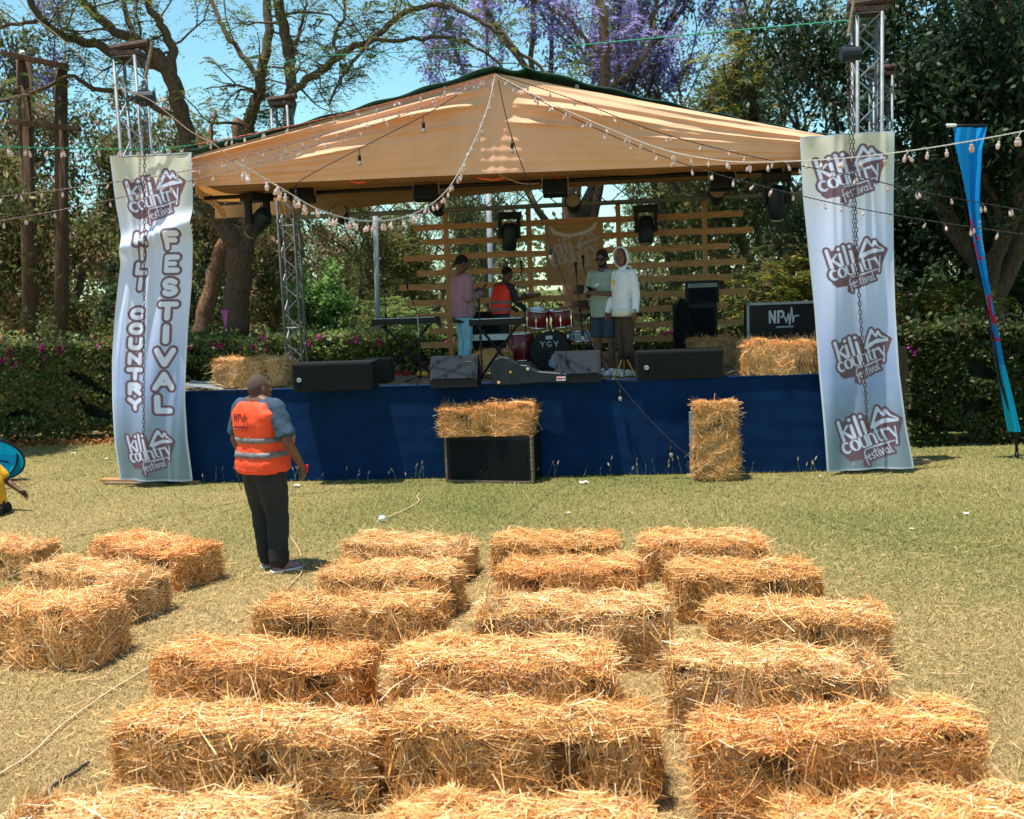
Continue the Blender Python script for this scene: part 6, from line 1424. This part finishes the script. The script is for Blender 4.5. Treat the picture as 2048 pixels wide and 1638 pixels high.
# ------------------------------------------------------------------ string lights
BULB = MB(); BULB.lathe([(.010, .0), (.013, .004), (.0135, .022), (.011, .026), (.017, .030), (.0215, .036), (.0205, .055), (.018, .074), (.013, .080), (.004, .082)], 8)
BULB.v = [(x, y, -z) for x, y, z in BULB.v]; BULB.f = [f[::-1] for f in BULB.f]
bulb_me = BULB.mesh('bulb', M['clear'], True)
FB = MB(); FB.lathe([(.010, 0), (.026, -.012), (.026, -.085), (.020, -.095)], 10); FBS = FB.mesh('socket', M['black'], True)
FB = MB(); FB.lathe([(.016, -.09), (.030, -.125), (.032, -.15), (.020, -.175), (.004, -.182)], 10); FBG = FB.mesh('globe', M['glass'], True)
def spline(Q, k=14):
    out = []; n = len(Q)
    for i in range(n - 1):
        p0, p1, p2, p3 = Q[max(i - 1, 0)], Q[i], Q[i + 1], Q[min(i + 2, n - 1)]
        for j in range(k):
            t = j / k; out.append(.5 * ((2 * p1) + (p2 - p0) * t + (2 * p0 - 5 * p1 + 4 * p2 - p3) * t * t + (3 * p1 - p0 - 3 * p2 + p3) * t ** 3))
    out.append(Q[-1]); return out
GARL = 'garlands of little lamps strung to the roof peak'
def garland(label, pts, cords, step, seed, sc=1.0, r_=.006, start=0.0, end=1.0, pair=.35):
    sc *= .86
    """pts: (px, py, distance); cords: [(fraction it ends at, material)]"""
    r2 = random.Random(seed); Q = spline([P(a, b, c) for a, b, c in pts]); N_ = len(Q); r = thing('string_light', label, 'string light', Q[0], 0, GARL); I = Q[0]
    a = 0
    for e, m_ in cords:
        b = max(a + 1, int(e * (N_ - 1))); mb = MB(); seg = Q[a:b + 1]
        for ph in (0, math.pi):                # two twisted strands
            fine = []
            for i in range(len(seg) - 1):
                for k_ in range(5):
                    p = lerp(seg[i], seg[i + 1], k_ / 5); an = (i * 5 + k_) * 1.1 + ph; fine.append(p - I + Vector((0, math.cos(an), math.sin(an))) * r_ * .75)
            fine.append(seg[-1] - I); mb.tube(fine, r_ * .8, 4, cap=False)
        mb.build('cord', M[m_], r); a = b
    d = 0; nxt = step * .5; tot = sum((Q[i + 1] - Q[i]).length for i in range(N_ - 1))
    for i in range(N_ - 1):
        L = (Q[i + 1] - Q[i]).length
        while nxt < d + L:
            if start <= nxt / tot <= end:
                p = lerp(Q[i], Q[i + 1], (nxt - d) / L) - I
                for k_ in range(2 if r2.random() < pair else 1):
                    drop = r2.uniform(.025, .06) * sc; q = p + Vector((r2.uniform(-.03, .03), r2.uniform(-.02, .02), -drop))
                    o = link(bpy.data.objects.new('bulb', bulb_me), r); o.location = q; o.scale = (sc,) * 3; o.rotation_euler = (r2.gauss(0, .25), r2.gauss(0, .28), r2.uniform(0, 6))
                    mb = MB(); mb.tube([p, lerp(p, q, .5) + Vector((r2.uniform(-.01, .01), 0, .005)), q], .0022 * sc, 3, cap=False); mb.build('lead', M['wirewhite'], r)
            nxt += step * r2.uniform(.7, 1.3)
        d += L
    return r
garland('green and red corded light string along the top of the left drape', [(-60, 292, 10.5), (150, 297, 11.5), (300, 298, 12.4), (400, 287, 12.9), (600, 248, 13.3), (800, 200, 13.5), (960, 160, 13.6), (990, 150, 13.6)], [(.42, 'wiregreen'), (1, 'wirered')], .25, 1, .85, .005)
garland('pinkish light string from the left edge, middle one of the three', [(-60, 400, 11.0), (150, 375, 12.0), (380, 340, 12.9), (600, 283, 13.2), (800, 222, 13.4), (985, 152, 13.5)], [(1, 'wirepink')], .24, 2, .75, .0045)
garland('lowest of the pinkish light strings, crossing the left banner', [(-60, 452, 11.0), (120, 420, 11.8), (250, 393, 12.4), (380, 362, 12.8), (600, 300, 13.1), (800, 232, 13.3), (984, 156, 13.5)], [(1, 'wirepink')], .28, 3, .75, .0045)
garland('big white light swag hanging from the roof peak with the largest bulbs', [(990, 150, 13.5), (975, 215, 13.0), (945, 290, 12.4), (900, 372, 11.4), (850, 416, 10.6), (790, 438, 9.8), (720, 441, 9.0), (640, 420, 8.1), (560, 375, 7.3), (500, 340, 6.8), (468, 324, 6.5)], [(1, 'wirewhite')], .20, 4, .80, .004, 0, 1, .5)
garland('light string dipping from the roof peak and rising to the right edge', [(992, 150, 13.5), (1100, 205, 12.9), (1220, 258, 12.3), (1330, 300, 11.8), (1450, 322, 11.0), (1560, 323, 10.3), (1680, 317, 9.5), (1800, 304, 8.7), (1930, 284, 8.0), (2110, 250, 7.2)], [(1, 'wirewhite')], .27, 5, .85, .004)
garland('upper of two thin light strings that cross the right banner', [(994, 148, 13.5), (1150, 200, 13.1), (1310, 262, 12.9), (1500, 312, 12.6), (1700, 350, 12.1), (1850, 385, 11.8), (2110, 432, 11.3)], [(1, 'wiredark')], .30, 6, .85, .005, .02, 1, .15)
garland('lower of two thin light strings that cross the right banner', [(994, 152, 13.5), (1120, 222, 12.9), (1250, 282, 12.7), (1400, 338, 12.5), (1600, 391, 12.2), (1800, 432, 11.8), (2110, 478, 11.3)], [(1, 'wiredark')], .28, 7, .85, .005, .02, 1, .15)
# bare wire that carries the swag on to the left
def wire(label, pts, m_, r_=.006, cat='wire'):
    Q = spline([P(*p) for p in pts], 8); o0 = Q[0]; mb = MB(); mb.tube([q - o0 for q in Q], r_, 5); o = mb.build('wire', M[m_], None, True); o.location = o0; return tag(o, label, cat)
wire('thin brown wire running from the swag up past the left truss tower', [(468, 324, 6.5), (430, 290, 6.6), (380, 262, 6.8), (300, 200, 7.0), (230, 170, 7.2), (120, 75, 7.6), (60, 25, 7.9), (20, -30, 8.1)], 'oldwood', .004)
wire('green cable at the top right running to the tall truss tower', [(1140, 92, 15.5), (1300, 77, 15.2), (1500, 58, 14.8), (1730, 38, 14.2)], 'wiregreen', .009)
wire('thin green cable crossing the sky at the left of the roof peak', [(560, 130, 19), (620, 114, 19), (800, 104, 19), (1010, 93, 18.8)], 'wiregreen', .007)
def festoon(label, pts, bulbs):
    Q = spline([Vector(p) for p in pts], 10); r = thing('festoon_light', label, 'string light', Q[0], 0, 'dark festoons with single hanging bulbs'); I = Q[0]
    mb = MB(); mb.tube([q - I for q in Q], .006, 5); mb.build('cord', M['wiredark'], r, True)
    for f in bulbs:
        p = Q[min(len(Q) - 1, int(f * (len(Q) - 1)))] - I; mb = MB(); mb.cyl(p, p + Vector((0, 0, -.08)), .006, n=5); mb.build('drop_cord', M['wiredark'], r)
        for me, nm in ((FBS, 'socket'), (FBG, 'globe')): o = link(bpy.data.objects.new(nm, me), r); o.location = p + Vector((0, 0, -.07)); o.scale = (.8,) * 3
festoon('dark festoon across the left drape with black sockets', [FP(915, 190, -.75), FP(846, 232, -.78), FP(718, 298, -.62), FP(600, 362, -.5), FP(590, 388, .9)], [.26, .52, .80])
festoon('dark festoon falling from the roof peak to the upright straw bale', [FP(996, 160, -.45), FP(1020, 262, -.55), FP(1062, 380, -.3), FP(1105, 500, .1), FP(1165, 650, .2), FP(1240, 770, -.1), FP(1342, 882, -.35), FP(1400, 925, -.55), FP(1440, 948, -1.05)], [.145, .37, .50, .625, .755, ])
wire('pale cable sagging under the drape right of the roof centre', [(1000, 350, 14.3), (1040, 366, 14.6), (1080, 366, 14.9), (1110, 352, 15.0)], 'rope', .008)

# ------------------------------------------------------------------ blue feather flag
ff0 = G(2034, 918); NF = Vector((.12, -1, 0)).normalized()
def FF(px, py, off=0): return V(px, py, ff0, NF, off)
fl = thing('feather_flag', 'tall blue feather flag leaning at the right edge of the lawn', 'flag', ff0)
w_, h_ = 50, 340; S, T = np.meshgrid(np.linspace(0, 1, w_), np.linspace(0, 1, h_)); yy = np.linspace(256, 864, h_)
lx = np.interp(yy, [256, 290, 350, 450, 560, 650, 760, 864], [1908, 1907, 1919, 1938, 1963, 1983, 2001, 2022]); rx = np.interp(yy, [256, 300, 400, 480, 560, 650, 720, 760, 864], [1973, 1962, 1958, 1962, 1972, 1990, 2004, 2016, 2045])
Lp = np.array([FF(a, b) for a, b in zip(lx, yy)]); Rp = np.array([FF(a, b - 2) for a, b in zip(rx, yy)]); pos = Lp[:, None] + (Rp - Lp)[:, None] * S[..., None]
pos += np.array(NF) * (.05 * np.sin(S * 6 + T * 5) + .025 * np.sin(S * 14 + T * 11))[..., None]
col = np.where(T[..., None] > .78, np.array((.01, .48, .74)), np.array((.008, .28, .70))) * np.ones(S.shape + (3,)); wm = np.linalg.norm(Rp - Lp, axis=1); hm = np.linalg.norm(Lp[-1] - Lp[0]); X = (S - .5) * wm[:, None]; Y = -T * hm
dW = np.full(S.shape, 9.); dR = dW.copy()
for txt, t0, t1, s0, gh in (('KILIMANJARO', .30, .44, .72, .07), ('NATURAL MINERAL', .53, .66, .30, .065), ('WATER', .68, .77, .30, .065)):
    for i, ch in enumerate(txt):
        q = i / (len(txt) - 1); cy = -(t0 + (t1 - t0) * q) * hm; a = [(x0, y0, r0, x1, y1, r1) for (x0, y0, r0, x1, y1, r1) in xf(UP[ch], .055, gh, -.02, -.03, R(-90), .05)]
        cx = (s0 - .5) * .30; a = [(x0 + cx, y0 + cy, r0, x1 + cx, y1 + cy, r1) for (x0, y0, r0, x1, y1, r1) in a]; dW = np.minimum(dW, sdf(X, Y, a))
for cyy, rr_ in ((-.325 * hm, .16), (-.40 * hm, .13), (-.60 * hm, .22), (-.66 * hm, .16)): dR = np.minimum(dR, sdf(X, Y, arc(.02 if rr_ < .2 else .06, cyy, .07, rr_, 95, 260, .012, .022, 8)))
col = blend(col, np.clip(-dR / .006 + .5, 0, 1), (.62, .03, .10)); col = blend(col, np.clip(-dW / .006 + .5, 0, 1), (.45, .58, .72))
I = np.array(ff0); ii = np.arange(w_ * h_).reshape(h_, w_)
np_obj('cloth', pos.reshape(-1, 3) - I, np.stack([ii[:-1, :-1], ii[:-1, 1:], ii[1:, 1:], ii[1:, :-1]], -1).reshape(-1, 4), M['print'], fl, col.reshape(-1, 3), True)
mb = MB(); mb.tube([FF(2034, 921), FF(2032, 860), FF(2000, 760, -.02), FF(1982, 650, -.02), FF(1961, 560, -.02), FF(1936, 450, -.02), FF(1916, 350, -.02), FF(1898, 290, -.02), FF(1893, 256, -.02)], [.022, .02, .018, .016, .015, .014, .013, .012, .012], 8); mb.build('pole', M['black'], fl, True, world=True)
mb = MB(); mb.tube([FF(1890, 252, -.01), FF(1976, 251, -.01)], .020, 8); mb.build('top_arm', M['black'], fl, True, world=True)
mb = MB(); mb.tube([FF(1893, 251, .012), FF(1912, 251, .012)], .022, 8); mb.build('arm_tip', M['white'], fl, True, world=True)
mb = MB(); mb.cyl(FF(2034, 921) + Vector((0, 0, -.02)), FF(2034, 905), .030, n=8); mb.build('ground_spike', M['black'], fl, True, world=True)

# ------------------------------------------------------------------ pop-up cyan panel at the left edge
c0 = G(-18, 966); pu = thing('popup_banner', 'cyan oval pop-up banner with black rim at the left edge of the lawn', 'pop-up banner', c0)
for (dx, dy, tilt, rx_, nm) in ((-.04, .0, -20, .40, 'front_panel'), (.03, .30, 22, .40, 'rear_panel')):
    vv = [Vector((0, 0, 0))]; N_ = 40; Mx = Matrix.Rotation(R(tilt), 3, 'X'); ring = [Vector((dx + rx_ * math.cos(2 * math.pi * i / N_), dy, 0)) + Mx @ Vector((0, 0, .34 + .33 * math.sin(2 * math.pi * i / N_))) for i in range(N_)]
    mb = MB(); mb.add([sum(ring, Vector()) / N_ + Vector((0, -.02, 0))] + ring, [(0, 1 + i, 1 + (i + 1) % N_) for i in range(N_)]); o = mb.build(nm, M['cyan'], pu, True)
    mb = MB(); mb.tube(ring + [ring[0]], .013, 6, cap=False); mb.build('rim', M['black'], o, True)
mb = MB(); mb.tube([(.10, -.10, .35), (.22, .05, .30), (.25, .2, .22)], .012, 5); mb.build('tie', M['black'], pu, True)
# pink pennant by the trunk
c = P(450, 640, 21.0); pe = thing('pennant', 'small pink triangular pennant beside the forked trunk', 'pennant', c)
mb = MB(); s_ = 21 / FPX; w0 = 7 * s_; t_, b_z = 21 * s_, -21 * s_
mb.add([(-w0, -.005, t_), (w0, -.005, t_), (0, -.005, b_z), (-w0, .005, t_), (w0, .005, t_), (0, .005, b_z)], [(0, 2, 1), (3, 4, 5), (0, 1, 4, 3), (1, 2, 5, 4), (2, 0, 3, 5)]); mb.build('cloth', M['pink'], pe)
mb = MB(); mb.cyl((-w0 * 1.3, 0, t_ + .008), (w0 * 1.3, 0, t_ + .008), .014, n=6); mb.build('rod', M['black'], pe)

# ------------------------------------------------------------------ small things on the lawn
def twine(label, pts, r_=.008, m_='rope', cat='twine'):
    Q = [G(a, b, .018) for a, b in pts]; Q = spline(Q, 8); o0 = Q[0].copy(); mb = MB(); mb.tube([q - o0 + Vector((0, 0, rnd.uniform(0, .006))) for q in Q], r_, 5); o = mb.build('twine', M[m_], None, True); o.location = o0; return tag(o, label, cat)
twine('pale twine lying on the lawn from the bottom left up to the fourth row bales', [(-20, 1560), (60, 1510), (120, 1455), (180, 1410), (240, 1370), (300, 1335)], .006)
twine('pale twine lying on the grass right of the vest man feet', [(470, 1245), (540, 1210), (585, 1165), (605, 1140), (600, 1105), (582, 1075)], .005)
twine('tan cord with a kink lying on the lawn beyond the small white ball', [(775, 1035), (805, 1022), (828, 1010), (838, 1002), (834, 993), (840, 988)], .006)
twine('dark strap lying on the grass left of the front row bale', [(80, 1600), (110, 1570), (150, 1545), (178, 1525)], .009, 'wiredark', 'strap')
c = G(765, 1046); mb = MB(); mb.ball((0, 0, .045), (.042, .042, .042), 14, 10); o = mb.build('ball', M['white'], None, True); o.location = (c.x, c.y, .004); tag(o, 'small white and blue ball lying on the grass before the stage', 'ball')
mb = MB(); mb.ball((0, .004, .050), (.041, .040, .040), 14, 6); o2 = mb.build('blue_patch', M['bluepaint'], o, True)
mb = MB(); mb.tube([(-.03, -.02, .05), (-.05, -.05, .03), (-.035, -.07, .008), (.03, -.09, .006), (.06, -.06, .006)], .005, 5); o3 = mb.build('string', M['rope'], o, True)
def scrap(label, px, py, w, m_='paper', rz=0.0, name='paper_scrap'):
    w *= .65
    c = G(px, py); r2 = random.Random(px); mb = MB(); n = 5; vv = [(w * (i / (n - 1) - .5), w * .7 * (j / (n - 1) - .5), .012 + r2.uniform(0, w * .35)) for j in range(n) for i in range(n)]
    mb.add(vv, [(j * n + i, j * n + i + 1, (j + 1) * n + i + 1, (j + 1) * n + i) for j in range(n - 1) for i in range(n - 1)]); o = mb.build(name, M[m_]); o.location = c; o.rotation_euler = (0, 0, rz); o.modifiers.new('thick', 'SOLIDIFY').thickness = .003; return tag(o, label, 'litter')
for i, (x, y, w, lab) in enumerate([(147, 908, .10, 'crumpled white paper on the shaded grass before the left hedge'), (213, 919, .09, 'white paper scrap near the foot of the left banner'), (594, 974, .14, 'flat white paper on the grass right of the vest man hand'), (1932, 1030, .09, 'white scrap on the grass at the right, below the blue flag'),
        (1823, 1060, .06, 'tiny white scrap on the right lawn in front of the four emblem banner'), (1168, 968, .16, 'pale strip of paper on the grass right of the subwoofer'), (1640, 955, .07, 'pale scrap on the grass left of the four emblem banner foot'), (262, 1043, .06, 'tiny white scrap on the lawn above the back row left bale'), (1137, 1028, .06, 'tan scrap on the lawn above the middle back row bale')]): scrap(lab, x, y, w, 'paper', i * .7)
c = G(1478, 957); mb = MB(); mb.box((0, 0, .02), (.07, .05, .04), (0, 0, .4), .008); o = mb.build('plug', M['black']); o.location = c; tag(o, 'small black plug at the end of the festoon by the upright bale', 'plug')
# seed heads of tall grass along the foot of the stage
n = 60; sx = rg.uniform(-.2, WF + .3, n); mb = MB(); VV = []
base = np.array([fs(s, -rg.uniform(.12, .40)) for s in sx]); hh = rg.uniform(.08, .26, n); tl_ = np.stack([rg.normal(0, .04, n), rg.normal(0, .04, n), hh], 1)
v1, f1 = leaf_quads(base, unit(tl_), unit(rg.normal(0, 1, (n, 3)) * np.array((1, 1, .1))), hh * 1.05, np.full(n, .008)); v2, f2 = leaf_quads(base + tl_ * .9, unit(tl_ + rg.normal(0, .05, (n, 3))), unit(rg.normal(0, 1, (n, 3))), np.full(n, .07), np.full(n, .022))
v, f, cc = join((v1, f1, np.tile(np.array((.20, .24, .07)), (len(v1), 1))), (v2, f2, np.tile(np.array((.45, .36, .22)), (len(v2), 1))))
o = np_obj('weeds', v, f, M['grass'], None, cc); tag(o, 'thin weeds with seed heads along the foot of the blue skirt', 'weeds', kind='stuff')
